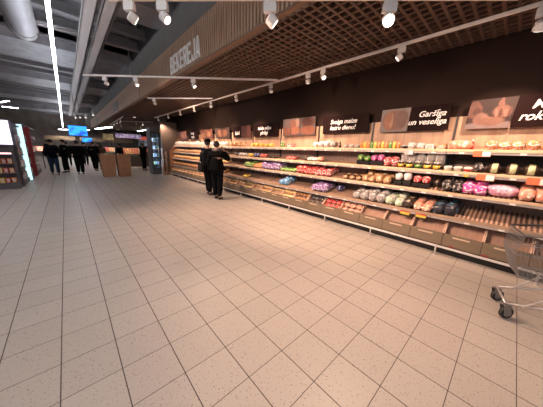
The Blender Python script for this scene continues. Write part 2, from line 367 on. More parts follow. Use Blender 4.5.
for (x, y, nm) in ((0.62, 16.8, 'first'), (0.80, 16.5, 'second'), (1.02, 16.2, 'third'), (1.20, 14.4, 'fourth, lowest')):
    pendant(x, y, 'pendant spotlight above the blue screen, %s from the left' % nm)
downlight(3.26, 15.8, 'bright round downlight in the dark ceiling beyond the letters')
downlight(4.39, 29.0, 'tiny round downlight deep in the dark ceiling')

# strip lamps further back
def strip(a, b, lab, w_=0.16):
    v = Vector(b) - Vector(a); t = thing('strip_lamp', lab, 'ceiling lamp', a); t.rotation_euler.z = math.atan2(v.y, v.x)
    obj('housing', box((0, -w_ / 2, 0.01), (v.length, w_ / 2, 0.06)), white_p, t)
    obj('diffuser', box((0.01, -w_ / 2 + 0.01, 0), (v.length - 0.01, w_ / 2 - 0.01, 0.0095)), strip_e, t)
    top = 3.2 - a[2] if a[0] > 2.3 and b[0] > 2.3 else 4.74 - a[2]
    for q in (0.1, v.length - 0.1):
        bm = bmesh.new(); add_tube(bm, [(q, 0, 0.06), (q, 0, top)], 0.004, 5); obj('suspension_wire', bm, steel, t)
strip((6.10, 28.6, 3.12), (6.10, 23.6, 3.12), 'white strip lamp left of the tall fridge')
strip((6.62, 22.4, 3.12), (6.62, 20.2, 3.12), 'white strip lamp right above the fridge')
strip((-2.36, 19.8, 3.6), (-1.93, 18.65, 3.6), 'upper white lamp at the far left edge', 0.14)
strip((-2.45, 20.9, 3.5), (-1.80, 20.9, 3.5), 'lower white lamp at the far left edge', 0.14)
strip((2.1, 33.0, 3.1), (-0.2, 36.0, 3.1), 'pale lamp low over the far crowd', 0.5)
strip((3.2, 25.0, 3.1), (2.6, 29.5, 3.1), 'pale lamp beyond the far end of the fascia', 0.4)

# ------------------------------------------------------------------ big letters on the fascia
t = thing('shop_sign', 'pale grey BEKEREJA letters on the slatted wooden fascia', 'sign', (2.222, 6.30, 3.475))
cw = 1.71 / 8; lw = cw * 0.84; lh = 0.38; sw = 0.050; sv = 0.056
GL = {
 'B': [('b', 0, 0, sw, lh), ('b', sw, 0, lw * .86, sv), ('b', sw, lh / 2 - sv / 2, lw * .82, lh / 2 + sv / 2), ('b', sw, lh - sv, lw * .84, lh), ('b', lw - sw, sv * .7, lw, lh / 2 - sv * .3), ('b', lw - sw - .006, lh / 2 + sv * .3, lw - .006, lh - sv * .7)],
 'E': [('b', 0, 0, sw, lh), ('b', sw, 0, lw, sv), ('b', sw, lh / 2 - sv / 2, lw * .9, lh / 2 + sv / 2), ('b', sw, lh - sv, lw, lh)],
 'K': [('b', 0, 0, sw, lh), ('q', sw, lh * .38, lw - sw * .9, lh, lw, lh, sw, lh * .60), ('q', sw + .02, lh * .52, lw - sw, 0, lw + .004, 0, sw + .05, lh * .66)],
 'R': [('b', 0, 0, sw, lh), ('b', sw, lh * .44, lw * .84, lh * .44 + sv), ('b', sw, lh - sv, lw * .86, lh), ('b', lw - sw, lh * .44 + sv * .5, lw, lh - sv * .6), ('q', lw * .42, lh * .44, lw - sw, 0, lw + .004, 0, lw * .82, lh * .46)],
 'J': [('b', lw - sw, sv * .7, lw, lh), ('b', lw * .12, 0, lw - sw * .4, sv), ('b', 0, sv * .6, sw, lh * .32)],
 'A': [('q', 0, 0, lw * .32, lh, lw * .56, lh, sw, 0), ('q', lw - sw, 0, lw * .44, lh, lw * .68, lh, lw, 0), ('b', lw * .22, lh * .20, lw * .78, lh * .20 + sv * .8)]}
for k, chh in enumerate('BEKEREJA'):
    bm = bmesh.new()
    for n_, g in enumerate(GL[chh]):
        if g[0] == 'b': q4 = [(g[1], g[2]), (g[3], g[2]), (g[3], g[4]), (g[1], g[4])]
        else: q4 = [(g[1], g[2]), (g[7], g[8]), (g[5], g[6]), (g[3], g[4])]
        fx = -0.022 - 0.0004 * n_
        f0 = [bm.verts.new((fx, -(u + k * cw), v - lh / 2)) for u, v in q4]; f1 = [bm.verts.new((-0.001, c.co.y, c.co.z)) for c in f0]
        for i in range(4): bm.faces.new((f0[i], f0[(i + 1) % 4], f1[(i + 1) % 4], f1[i]))
        bm.faces.new(f0[::-1]); bm.faces.new(f1)
    obj('letter', bm, letter_w, t)
for (y, ln, lab) in ((15.5, 1.4, 'small pale lettering plate further along the wooden fascia'), (25.6, 2.4, 'faint pale lettering plate near the far end of the fascia')):
    tag(obj('lettering_plate', box((2.205, y - ln, 3.32), (2.223, y, 3.70)), mat('pale_plate', (0.42, 0.38, 0.37), 0.5, col2=(0.25, 0.2, 0.18), scale=7, stretch=(1, 2, 0.3))), lab, 'sign')

# ------------------------------------------------------------------ bakery shelving
SH = {1: (4.42, 1.612, 4.74, 1.640), 2: (4.38, 1.284, 4.74, 1.350), 3: (4.30, 0.962, 4.74, 1.075), 4: (4.22, 0.605, 4.74, 0.755)}
BW = 1.345; Y0 = 0.775
under = [
 ('outside the picture on the right', -2), ('with dark rye loaves and magenta bread bags, nearest to the trolley', -1), ('under the loaf picture with the Garsiga un veseliga words', 0),
 ('under the Svaiga maize katru dienu sign', 1), ('under the picture of sliced breads', 2), ('under the two-line black sign, left of the sliced breads picture', 3),
 ('under the small sign with a ball of dough', 4), ('directly behind the two standing customers', 5), ('just left of the two standing customers', 6),
 ('under the small black sign with two white lines', 7), ('last at the far end, beside the wooden end panel', 8)]
def make_bay():
    r = bpy.data.objects.new('bakery_shelving', None); C.objects.link(r)
    bm = bmesh.new(); add_box(bm, (4.745, 0.008, 1.60), (4.765, BW - 0.008, 2.145)); obj('top_back_panel', bm, wood_lt, r)
    bm = bmesh.new(); add_box(bm, (4.75, 0.0, 0.10), (4.77, BW, 1.60)); 
    obj('back_panel', bm, mat('rosy_back_panel', (0.25, 0.165, 0.14), 0.6, col2=(0.19, 0.125, 0.105), scale=5, stretch=(1, 8, 0.6)), r)
    for y in (0.0, BW - 0.014):
        bm = bmesh.new(); add_box(bm, (4.72, y, 0.02), (4.749, y + 0.014, 2.145)); obj('upright', bm, blackm, r)
    bm = bmesh.new(); add_box(bm, (4.25, 0, 0.0), (4.71, BW, 0.13)); obj('plinth', bm, black, r)
    bm = bmesh.new(); add_box(bm, (4.20, 0, 0.131), (4.71, BW, 0.155)); obj('base_deck', bm, black, r)
    for s in (1, 2, 3, 4):
        xf, zf, xb, zb = SH[s]; th = 0.018
        # board with front lip
        bm = bmesh.new(); add_prism(bm, [(xf + 0.012, zf - th - 0.008), (xb, zb - th - 0.008), (xb, zb - 0.008), (xf + 0.012, zf - 0.008)], 0.002, BW - 0.002)
        b = obj('shelf', bm, wood_lt if s < 3 else rack_gap, r)
        h = 0.022 if s < 4 else 0.026
        bm = bmesh.new(); add_box(bm, (xf - 0.004, 0.001, zf - h), (xf + 0.011, BW - 0.001, zf + h * 0.75)); obj('front_edge', bm, wood_edge if s < 4 else mat('tan_edge', (0.42, 0.28, 0.19), 0.5, col2=(0.36, 0.24, 0.16), scale=5, stretch=(4, .5, 4)), b)
        bm = bmesh.new(); add_box(bm, (xf + 0.006, 0.004, zf - h - 0.034), (xf + 0.014, BW - 0.004, zf - h - 0.001)); obj('price_rail', bm, grey_rail, b)
        if s >= 3:
            bm = bmesh.new(); n = 26
            for k in range(n):
                y = 0.02 + (BW - 0.04) * (k + 0.5) / n
                add_prism(bm, [(xf + 0.03, zf - 0.006), (xb - 0.01, zb - 0.006), (xb - 0.01, zb + 0.002), (xf + 0.03, zf + 0.003)], y - 0.012, y + 0.012)
            obj('rack_slats', bm, rack_m, b)
        # paper price tickets in the rail, brackets underneath
        for k in range(4 if s < 4 else 3):
            y = 0.14 + k * 0.33 + 0.03 * ((s * k) % 3)
            obj('price_ticket', box((xf - 0.003, y, zf - h - 0.030), (xf + 0.004, y + 0.06, zf - h - 0.004)), mat('ticket_paper', (0.78, 0.72, 0.68), 0.6), b)
        for y in (0.02, BW - 0.032):
            bm = bmesh.new(); add_prism(bm, [(xf + 0.05, zf - 0.035), (xb, zb - 0.11), (xb, zb - 0.03), (xf + 0.05, zf - 0.028)], y, y + 0.006); obj('bracket', bm, blackm, b)
        if s in (3, 4):
            bm = bmesh.new(); add_box(bm, (4.70, BW * 0.5, zb), (4.73, BW * 0.5 + 0.025, zb + 0.06)); obj('rack_clip', bm, black, b)
    return r
bay0 = make_bay()
for i, (lab, k) in enumerate(under):
    b = bay0 if i == 0 else copy_tree(bay0)
    b.location = (0, Y0 + k * BW, 0); tag(b, 'wooden bakery shelving bay ' + lab, 'shelving')
# dark lining behind the rye loaves
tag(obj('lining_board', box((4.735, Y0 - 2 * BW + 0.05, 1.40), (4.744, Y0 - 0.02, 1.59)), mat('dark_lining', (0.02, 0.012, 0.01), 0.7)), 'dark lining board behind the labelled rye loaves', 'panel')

# bumper rail with posts
t = thing('bumper_rail', 'chrome bumper rail running along the foot of the shelving', 'rail', (4.10, 0, 0))
bm = bmesh.new(); add_box(bm, (-0.012, -2.0, 0.135), (0.012, 12.9, 0.166)); obj('rail_bar', bm, mat('pale_zinc', (0.80, 0.76, 0.74), 0.35, 0.35), t, bevel=0.004)
for y in (-1.5, -0.45, 0.60, 1.63, 2.66, 3.76, 4.86, 5.95, 7.05, 8.15, 9.25, 10.35, 11.45, 12.55):
    bm = bmesh.new(); add_tube(bm, [(0.0, y, 0.006), (0.0, y, 0.135)], 0.013, 10); add_lathe(bm, [(0.03, 0), (0.03, 0.006)], 12, (0, y, 0)); obj('post', bm, chrome, t)

# crates in the base
CP = 0.45
cr_lab = {0: 'empty wooden crate with long pale handle strip, nearest to the trolley basket', 1: 'empty wooden crate under the blue bread bags', 2: 'empty wooden crate under the right yellow price card', 3: 'empty wooden crate under the left yellow price card',
          4: 'wooden crate filled with orange and white pastry packs', 5: 'wooden crate filled with red packs', 6: 'wooden crate with dark and green packs', 7: 'wooden crate with yellow rolls right of a pastry heap', 8: 'wooden crate heaped with yellow rolls'}
def make_crate():
    r = bpy.data.objects.new('bread_crate', None); C.objects.link(r)
    bm = bmesh.new(); add_box(bm, (4.145, 0.003, 0.165), (4.165, CP - 0.003, 0.362)); obj('front', bm, taupe, r)
    bm = bmesh.new(); add_prism(bm, [(4.167, 0.215), (4.46, 0.523), (4.46, 0.543), (4.167, 0.235)], 0.008, CP - 0.008); obj('bottom', bm, crate_in, r)
    for y in (0.0031, CP - 0.0151):
        bm = bmesh.new(); add_prism(bm, [(4.166, 0.17), (4.62, 0.17), (4.62, 0.56), (4.30, 0.50), (4.166, 0.368)], y, y + 0.012); obj('side', bm, mat('pale_crate_side', (0.66, 0.43, 0.31), 0.55), r)
    bm = bmesh.new(); add_box(bm, (4.62, 0.004, 0.165), (4.632, CP - 0.004, 0.60)); obj('back', bm, crate_in, r)
    bm = bmesh.new(); add_box(bm, (4.139, CP * 0.30, 0.312), (4.1449, CP * 0.74, 0.332)); obj('handle_strip', bm, mat('pale_handle', (0.60, 0.44, 0.32), 0.5), r)
    return r
cr0 = make_crate(); NCR = 32
for i in range(NCR):
    k = i - 4
    c = cr0 if i == 0 else copy_tree(cr0); c.location = (0, 0.10 + k * CP, 0)
    if k in cr_lab: tag(c, cr_lab[k], 'crate')
    elif k < 0: tag(c, 'empty wooden crate past the trolley side', 'crate', 'crates behind the trolley')
    elif k < 12: tag(c, 'wooden crate of pastries in the base right of the two customers', 'crate', 'pastry crates right of the customers')
    elif k < 17: tag(c, 'wooden crate of pastries in the base behind the two customers', 'crate', 'crates behind the customers')
    else: tag(c, 'wooden crate in the far base left of the two customers', 'crate', 'crates left of the customers')
# end panel and side stand at the far end
t = thing('end_panel', 'orange-brown wooden end panel closing the far end of the shelving', 'panel', (4.2, 12.89, 0))
bm = bmesh.new(); add_prism(bm, [(-0.02, 0), (0.55, 0), (0.55, 2.1), (0.35, 1.75), (0.10, 1.45), (-0.02, 1.35)], 0, 0.03); obj('board', bm, mat('orange_wood', (0.52, 0.25, 0.12), 0.5, col2=(0.44, 0.2, 0.1), scale=4, stretch=(4, 4, .5)), t)
t = thing('wooden_stand', 'narrow orange wooden stand between the fridge and the shelving', 'stand', (3.84, 12.95, 0))
bm = bmesh.new(); add_box(bm, (0, 0, 0), (0.02, 0.3, 1.45)); obj('side_board', bm, MATS['orange_wood'], t)
bm = bmesh.new(); add_box(bm, (0.20, 0, 0), (0.22, 0.3, 1.30)); obj('side_board', bm, MATS['orange_wood'], t)
for z in (0.15, 0.5, 0.85, 1.15):
    bm = bmesh.new(); add_box(bm, (0.0201, 0.01, z), (0.1999, 0.29, z + 0.02)); obj('shelf', bm, MATS['orange_wood'], t)

# ------------------------------------------------------------------ products
wh = (0.72, 0.66, 0.64)
def wrap(name, a, b, sc=14, rough=0.25): return mat(name, a, rough, col2=b, scale=sc * 1.7, detail=3, lo=0.52, hi=0.60, bump=0.25)
W = dict(
 red=wrap('red_wrapper', (0.55, 0.03, 0.03), (0.75, 0.45, 0.38)), redw=wrap('red_white_wrapper', (0.60, 0.06, 0.06), (0.80, 0.72, 0.68)),
 purple=wrap('purple_white_wrapper', (0.22, 0.10, 0.30), (0.72, 0.66, 0.74)), magenta=wrap('magenta_white_wrapper', (0.62, 0.07, 0.32), (0.80, 0.66, 0.70)),
 pink=wrap('pink_wrapper', (0.66, 0.32, 0.45), (0.85, 0.66, 0.72)), blue=wrap('blue_wrapper', (0.10, 0.28, 0.50), (0.70, 0.72, 0.74), 9),
 bluedk=wrap('blue_black_wrapper', (0.03, 0.03, 0.04), (0.15, 0.45, 0.68), 7), green=wrap('green_wrapper', (0.12, 0.30, 0.05), (0.62, 0.62, 0.35)),
 orange=wrap('orange_wrapper', (0.75, 0.22, 0.05), (0.85, 0.6, 0.4)), yellow=wrap('yellow_wrapper', (0.75, 0.5, 0.06), (0.8, 0.62, 0.3)),
 clear=wrap('clear_wrapper', (0.34, 0.30, 0.28), (0.80, 0.76, 0.75), 18, 0.15), clearg=wrap('clear_green_wrapper', (0.60, 0.58, 0.52), (0.22, 0.38, 0.10), 12, 0.15),
 dark=wrap('dark_wrapper', (0.03, 0.025, 0.025), (0.35, 0.30, 0.28), 12), darktan=wrap('dark_tan_wrapper', (0.05, 0.035, 0.03), (0.62, 0.42, 0.24), 8),
 tan=wrap('tan_wrapper', (0.50, 0.28, 0.14), (0.78, 0.55, 0.36), 10), white=wrap('white_wrapper', (0.78, 0.74, 0.70), (0.55, 0.46, 0.40), 12),
 pinkbr=wrap('salmon_wrapper', (0.72, 0.30, 0.20), (0.82, 0.66, 0.55), 12), navy=wrap('navy_wrapper', (0.05, 0.06, 0.16), (0.4, 0.4, 0.5), 10),
 rollor=wrap('orange_roll_wrapper', (0.62, 0.24, 0.10), (0.80, 0.70, 0.66), 14))
bread = mat('golden_crust', (0.62, 0.34, 0.14), 0.6, col2=(0.75, 0.50, 0.26), scale=9, bump=0.3)
bread_d = mat('brown_crust', (0.34, 0.15, 0.06), 0.6, col2=(0.50, 0.27, 0.12), scale=9, bump=0.3)
bread_y = mat('yellow_roll_crust', (0.72, 0.46, 0.17), 0.55, col2=(0.82, 0.62, 0.32), scale=10)
rye = mat('rye_crust', (0.035, 0.018, 0.012), 0.5, col2=(0.07, 0.035, 0.022), scale=14, bump=0.4)
paper = mat('cream_label', (0.60, 0.55, 0.40), 0.5, col2=(0.36, 0.38, 0.14), scale=16)
lidw = mat('clear_lid', (0.62, 0.60, 0.58), 0.15, col2=(0.45, 0.42, 0.38), scale=20)

PROTO = {}
def pillow(bm, L, Wd, H, crimp=True, seed=0, n=12, m=10):
    """sealed bag: soft block with flat crimped ends"""
    rings = []
    for i in range(n + 1):
        u = -1 + 2 * i / n
        e = (1 - abs(u) ** 3.5) ** 0.5 if abs(u) < 1 else 0
        e = max(e, 0.10 if crimp else 0.03)
        ring = []
        for k in range(m * 2):
            a = 2 * PI * k / (m * 2)
            cy = math.copysign(abs(math.cos(a)) ** 0.6, math.cos(a)); cz = math.copysign(abs(math.sin(a)) ** 0.75, math.sin(a))
            wob = 1 + 0.22 * noise.noise(Vector((u * 2.6 + seed, cy * 2.2, cz * 2 + seed))) + 0.09 * noise.noise(Vector((u * 8 + seed, cy * 6, cz * 6)))
            yy = cy * Wd / 2 * (0.55 + 0.45 * e if crimp else e) * wob; zz = H / 2 + cz * H / 2 * e * wob
            ring.append(bm.verts.new((u * L / 2, yy, max(zz, 0.001))))
        rings.append(ring)
    for a, b in zip(rings, rings[1:]):
        for k in range(len(a)): bm.faces.new((a[k], a[(k + 1) % len(a)], b[(k + 1) % len(a)], b[k]))
    bm.faces.new(rings[0][::-1]); bm.faces.new(rings[-1])
def proto(kind, mk, seed=0):
    key = (kind, mk, seed)
    if key in PROTO: return PROTO[key]
    nm = {'bag': 'bread_bag', 'longbag': 'long_bread_bag', 'flatpack': 'flat_pack', 'pouch': 'snack_pouch', 'tub': 'plastic_tub', 'jar': 'preserve_jar', 'carton': 'carton', 'loaf': 'labelled_loaf', 'roll': 'bread_roll', 'pastry': 'pastry', 'sandwich': 'sandwich_loaf', 'tray': 'food_tray', 'baguette': 'baguette', 'bottle': 'sauce_bottle'}[kind]
    m_ = W.get(mk) or {'bread': bread, 'bread_d': bread_d, 'bread_y': bread_y, 'rye': rye}[mk]
    bm = bmesh.new()
    if kind == 'bag':
        pillow(bm, 0.19, 0.118, 0.085, True, seed, 14, 12); o = obj(nm, bm, m_, smooth=True)
        b2 = bmesh.new(); add_box(b2, (-0.112, -0.03, 0.038), (-0.0935, 0.03, 0.046)); obj('clip_end', b2, m_, o)
    elif kind == 'longbag':
        pillow(bm, 0.16, 0.30, 0.085, False, seed); o = obj(nm, bm, m_, smooth=True)
    elif kind == 'flatpack':
        pillow(bm, 0.20, 0.13, 0.045, True, seed); o = obj(nm, bm, m_, smooth=True)
    elif kind == 'pouch':
        rings = []
        for z, ww, dd in ((0, .052, .034), (.02, .056, .036), (.08, .054, .022), (.105, .052, .006), (.125, .052, .003)):
            rings.append([bm.verts.new((dd / 2 * math.sin(a) , ww / 2 * math.copysign(abs(math.cos(a)) ** .5, math.cos(a)), z)) for a in [2 * PI * k / 12 for k in range(12)]])
        for a, b in zip(rings, rings[1:]):
            for k in range(12): bm.faces.new((a[k], a[(k + 1) % 12], b[(k + 1) % 12], b[k]))
        bm.faces.new(rings[0][::-1]); bm.faces.new(rings[-1]); o = obj(nm, bm, m_, smooth=True)
    elif kind == 'tub':
        add_lathe(bm, [(0.040, 0), (0.046, 0.004), (0.054, 0.045)], 16); o = obj(nm, bm, m_, smooth=False)
        b2 = bmesh.new(); add_lathe(b2, [(0.057, 0.0455), (0.057, 0.052), (0.045, 0.066), (0.02, 0.072)], 16); obj('lid', b2, lidw, o, smooth=True)
    elif kind == 'jar':
        add_lathe(bm, [(0.036, 0), (0.042, 0.006), (0.042, 0.075), (0.034, 0.088)], 16); o = obj(nm, bm, mat('dark_preserve', (0.05, 0.03, 0.02), 0.15), smooth=True)
        b2 = bmesh.new(); add_lathe(b2, [(0.0427, 0.018), (0.0427, 0.062)], 16); obj('label', b2, m_, o, smooth=True)
        b2 = bmesh.new(); add_lathe(b2, [(0.036, 0.0885), (0.037, 0.092), (0.037, 0.102), (0.034, 0.105)], 16); obj('lid', b2, W['clear'], o)
    elif kind == 'bottle':
        add_lathe(bm, [(0.028, 0), (0.034, 0.006), (0.034, 0.10), (0.014, 0.14), (0.013, 0.155)], 14); o = obj(nm, bm, m_, smooth=True)
        b2 = bmesh.new(); add_lathe(b2, [(0.016, 0.1555), (0.016, 0.18)], 12); obj('cap', b2, blackm if mk == 'dark' else white_p, o)
    elif kind == 'carton':
        add_box(bm, (-0.09, -0.062, 0), (0.09, 0.062, 0.085)); o = obj(nm, bm, m_, bevel=0.006)
        b2 = bmesh.new(); add_box(b2, (-0.0925, -0.035, 0.02), (-0.0902, 0.03, 0.065)); obj('window', b2, lidw, o)
    elif kind == 'loaf':
        pillow(bm, 0.22, 0.125, 0.105, False, seed); o = obj(nm, bm, m_, smooth=True)
        b2 = bmesh.new(); path = [(-0.104, 0.012), (-0.121, 0.050), (-0.110, 0.088), (-0.07, 0.112), (0.0, 0.120)]; rr = []
        for (px_, pz_) in path: rr.append([b2.verts.new((px_ + .012 * (abs(q) / .04) ** 2 * (1 if px_ < -.1 else 0), q, pz_ - .006 * (abs(q) / .04) ** 2)) for q in (-.028, -.014, 0, .014, .028)])
        for q in range(4):
            for k in range(4): b2.faces.new((rr[q][k], rr[q][k + 1], rr[q + 1][k + 1], rr[q + 1][k]))
        obj('paper_band', b2, paper, o, smooth=True)
    elif kind == 'roll':
        for v in add_ball(bm, (0, 0, 0.028), (0.05, 0.042, 0.030), 12, 8): v.co.z = max(v.co.z, 0.002)
        o = obj(nm, bm, m_, smooth=True)
    elif kind == 'pastry':
        pts = [(-0.02 + 0.05 * math.cos(a) - 0.03, 0.06 * math.sin(a), 0.022) for a in [Rd(-75 + 150 * k / 8) for k in range(9)]]
        add_tube(bm, pts, [0.008, 0.014, 0.019, 0.021, 0.023, 0.021, 0.019, 0.014, 0.008], 8); o = obj(nm, bm, m_, smooth=True)
    elif kind == 'sandwich':
        pillow(bm, 0.26, 0.11, 0.075, True, seed); o = obj(nm, bm, m_, smooth=True)
        b2 = bmesh.new(); rr = []
        for xx in (-0.075, -0.02): rr.append([b2.verts.new((xx, 0.062 * math.cos(a), 0.038 + 0.045 * math.sin(a))) for a in [Rd(180 * k / 10) for k in range(11)]])
        for k in range(10): b2.faces.new((rr[0][k], rr[0][k + 1], rr[1][k + 1], rr[1][k]))
        obj('label', b2, blackm, o, smooth=True)
    elif kind == 'tray':
        rg = [[bm.verts.new((sx * a, sy * b, z)) for sx, sy in ((-1, -1), (1, -1), (1, 1), (-1, 1))] for a, b, z in ((0.075, 0.052, 0), (0.085, 0.06, 0.035))]
        for k in range(4): bm.faces.new((rg[0][k], rg[0][(k + 1) % 4], rg[1][(k + 1) % 4], rg[1][k]))
        bm.faces.new(rg[0][::-1]); bm.faces.new(rg[1]); o = obj(nm, bm, blackm)
        b2 = bmesh.new(); pillow(b2, 0.15, 0.105, 0.05, False, seed)
        for v in b2.verts: v.co.z += 0.0355
        obj('contents', b2, m_, o, smooth=True)
    elif kind == 'baguette':
        add_tube(bm, [(-0.2, 0, 0.022), (-0.17, 0, 0.026), (0, 0, 0.03), (0.17, 0, 0.026), (0.2, 0, 0.022)], [0.006, 0.02, 0.027, 0.02, 0.006], 10); o = obj(nm, bm, m_, smooth=True)
    PROTO[key] = [o, False]
    return PROTO[key]
def put(kind, mk, loc, rot, label, cat, group=None, sc=1.0, seed=0):
    p = proto(kind, mk, seed)
    if not p[1]: o = p[0]; p[1] = True
    else: o = copy_tree(p[0])
    o.location = loc; o.rotation_euler = rot; o.scale = (sc, sc, sc) if not isinstance(sc, tuple) else sc
    for k in ('label', 'category', 'group', 'kind'):
        if k in o: del o[k]
    tag(o, label, cat, group); return o
def on_shelf(s, kind, mk, ys, label, cat, depth=0.0, yaw=0.0, sc=1.0, dz=0.0, jit=0.06):
    """stand things on shelf s at the given y values; depth moves them back from the middle"""
    xf, zf, xb, zb = SH[s]; ang = math.atan2(zb - zf, xb - xf); x = xf + 0.165 + depth
    grp = (cat + ' set: ' + label) if len(ys) > 1 else None
    big = kind in ('bag', 'longbag', 'flatpack', 'tray', 'roll')
    if not isinstance(sc, tuple): sc = (sc, sc, sc)
    rows = [0.0]
    if kind == 'bag' and depth == 0.0: rows = [-0.055, 0.145] if s > 2 else [-0.02]
    if len(rows) > 1 or len(ys) > 1: grp = (cat + ' set: ' + label)
    for ri, ro in enumerate(rows):
        for i, y in enumerate(ys):
            if ri and s == 1 and i % 2: continue
            yj = y + (random.uniform(-.012, .012) if ri else 0)
            xx = x + ro; z = zf + (xx - xf) * math.tan(ang) + 0.0035 + dz
            sc_ = (sc[0] * 1.1, sc[1] * (1.12 if kind == 'bag' else 1.05), sc[2] * 1.35 * random.uniform(.85, 1.2)) if big else sc
            if big: sc_ = (sc_[0], sc_[1], sc_[2] * (1, 1.45, 1.0, 1.18, 1.2)[s])
            if ri: sc_ = (sc_[0] * .95, sc_[1], sc_[2] * 0.95)
            e = Euler((0, -ang, 0)).to_matrix() @ Euler((0, 0, yaw + random.uniform(-jit, jit) * (2.2 if kind == 'bag' else 1))).to_matrix()
            put(kind, mk, (xx, yj, z), e.to_euler(), label, cat, grp, sc_, seed=((i + ri) % 4) * 5 if kind in ('bag', 'longbag', 'loaf') else 0)
def seq(a, b, n): return [a + (b - a) * i / (n - 1) for i in range(n)] if n > 1 else [(a + b) / 2]
H = PI / 2
# top shelf
on_shelf(1, 'bottle', 'green', [4.62, 4.53], 'yellow-green bottle on the top shelf under the sliced breads picture', 'bottle', 0, sc=.9)
on_shelf(1, 'carton', 'redw', [4.25], 'red and white carton on the top shelf beside the yellow-green bottles', 'carton', sc=(1, 1.9, 1.0))
on_shelf(1, 'bag', 'white', [3.38, 3.22, 3.06], 'pale bag on the top shelf left under the katru dienu sign', 'bread bag', sc=.9)
on_shelf(1, 'bag', 'clear', [2.90], 'greyish clear bag on the top shelf beside the dark bottle', 'bread bag', sc=.85)
on_shelf(1, 'bottle', 'dark', [2.72], 'dark bottle on the top shelf under the katru dienu sign', 'bottle', -.05, sc=.8)
on_shelf(1, 'tub', 'clear', [2.60, 2.47, 2.34], 'small clear tub on the top shelf right of the dark bottle', 'tub')
for i, y in enumerate(seq(2.22, 1.52, 11)):
    mk = ('orange', 'yellow', 'orange', 'green', 'yellow')[i % 5]
    on_shelf(1, 'pouch', mk, [y], ' '.join((mk, 'snack pouch on the top shelf,', ('first', 'second', 'third', 'fourth', 'fifth', 'sixth', 'seventh', 'eighth', 'ninth', 'tenth', 'last')[i], 'from the left in the pouch row')), 'snack pouch', -.06, sc=1.05)
on_shelf(1, 'tub', 'dark', [1.42], 'dotted dark tub on the top shelf right of the orange pouches', 'tub')
on_shelf(1, 'bag', 'white', [1.30, 1.17], 'small whitish bag on the top shelf between pouches and cartons', 'bread bag', sc=(.8, .85, .6))
on_shelf(1, 'carton', 'white', [1.03], 'left pale carton on the top shelf under the black Garsiga sign', 'carton')
on_shelf(1, 'carton', 'tan', [0.875], 'right beige carton on the top shelf under the black Garsiga sign', 'carton')
on_shelf(1, 'longbag', 'pinkbr', [0.66], 'long salmon red bag on the top shelf left under the hands picture', 'bread bag', sc=.95)
on_shelf(1, 'bottle', 'red', [0.52], 'red bottle on the top shelf behind the salmon bag', 'bottle', .10, sc=.8)
on_shelf(1, 'bag', 'rollor', seq(0.30, -0.50, 7), 'orange and white wrapped roll bag on the top shelf under the hands picture', 'bread bag', sc=(.8, .95, .72))
# second shelf
on_shelf(2, 'bag', 'dark', [6.72], 'dark bag on the second shelf just right of the customers', 'bread bag')
on_shelf(2, 'bag', 'clear', [6.52, 6.36, 6.20], 'clear bluish bag on the second shelf right of the customers', 'bread bag')
on_shelf(2, 'bag', 'yellow', [5.98, 5.84], 'yellow bag on the second shelf right of the clear bags', 'bread bag', sc=.8)
on_shelf(2, 'bag', 'navy', [5.66, 5.52], 'navy bag on the second shelf beside a red one', 'bread bag')
on_shelf(2, 'bag', 'red', [5.36, 5.22], 'red bag on the second shelf beside the navy ones', 'bread bag', sc=.8)
on_shelf(2, 'flatpack', 'darktan', [4.95, 4.78], 'flat dark and tan pack on the second shelf', 'pack')
on_shelf(2, 'flatpack', 'red', [4.22, 4.06], 'flat red pack alone on the second shelf under the sliced breads picture', 'pack', sc=1.1)
on_shelf(2, 'bag', 'darktan', [3.62], 'dark ended bag on the second shelf left of the two white rolls bags', 'bread bag')
on_shelf(2, 'bag', 'white', [3.47, 3.33], 'white rolls bag on the second shelf beside the dark ended bag', 'bread bag', sc=(1, 1, .8))
on_shelf(2, 'bag', 'pinkbr', [3.18], 'salmon rolls bag on the second shelf right of the white ones', 'bread bag')
on_shelf(2, 'tray', 'green', [2.19, 2.05], 'black tray of green food on the second shelf', 'food tray', sc=(1, 1.05, 1.6))
on_shelf(2, 'tray', 'magenta', [1.91, 1.78], 'black tray of pink and white food on the second shelf', 'food tray', sc=(1, 1, 1.5))
on_shelf(2, 'bag', 'redw', [1.645, 1.52], 'tall red and white bag on the second shelf left of the jars', 'bread bag', sc=(.9, .95, 1.5))
for i, y in enumerate((1.40, 1.27, 1.135, 1.00, 0.87)):
    on_shelf(2, 'jar', 'yellow' if i != 2 else 'green', [y], '%s labelled dark jar, %s in the row on the second shelf' % ('yellow' if i != 2 else 'green', ('leftmost', 'second', 'middle', 'fourth', 'rightmost')[i]), 'jar', -.09, sc=1.15)
on_shelf(2, 'bag', 'clear', seq(1.38, 0.86, 5), 'clear silvery bag behind the jars on the second shelf', 'bread bag', .06, sc=(.7, 1.0, 2.2))
on_shelf(2, 'tub', 'clearg', [0.72, 0.595], 'low green tub with clear lid on the second shelf before the dark lining', 'tub', -.08)
on_shelf(2, 'tub', 'redw', [0.475], 'low red and white tub with clear lid on the second shelf', 'tub', -.08)
on_shelf(2, 'bag', 'dark', [0.36], 'dark bag with red mark between the tubs and the rye loaves', 'bread bag', sc=(1, .85, 1.0))
for i, y in enumerate((0.20, 0.02, -0.15, -0.33, -0.5)):
    on_shelf(2, 'loaf', 'rye', [y], 'dark rye loaf with cream paper band, %s on the second shelf' % ('leftmost', 'second from left', 'middle one', 'fourth from left', 'rightmost')[i], 'loaf', sc=1.1)
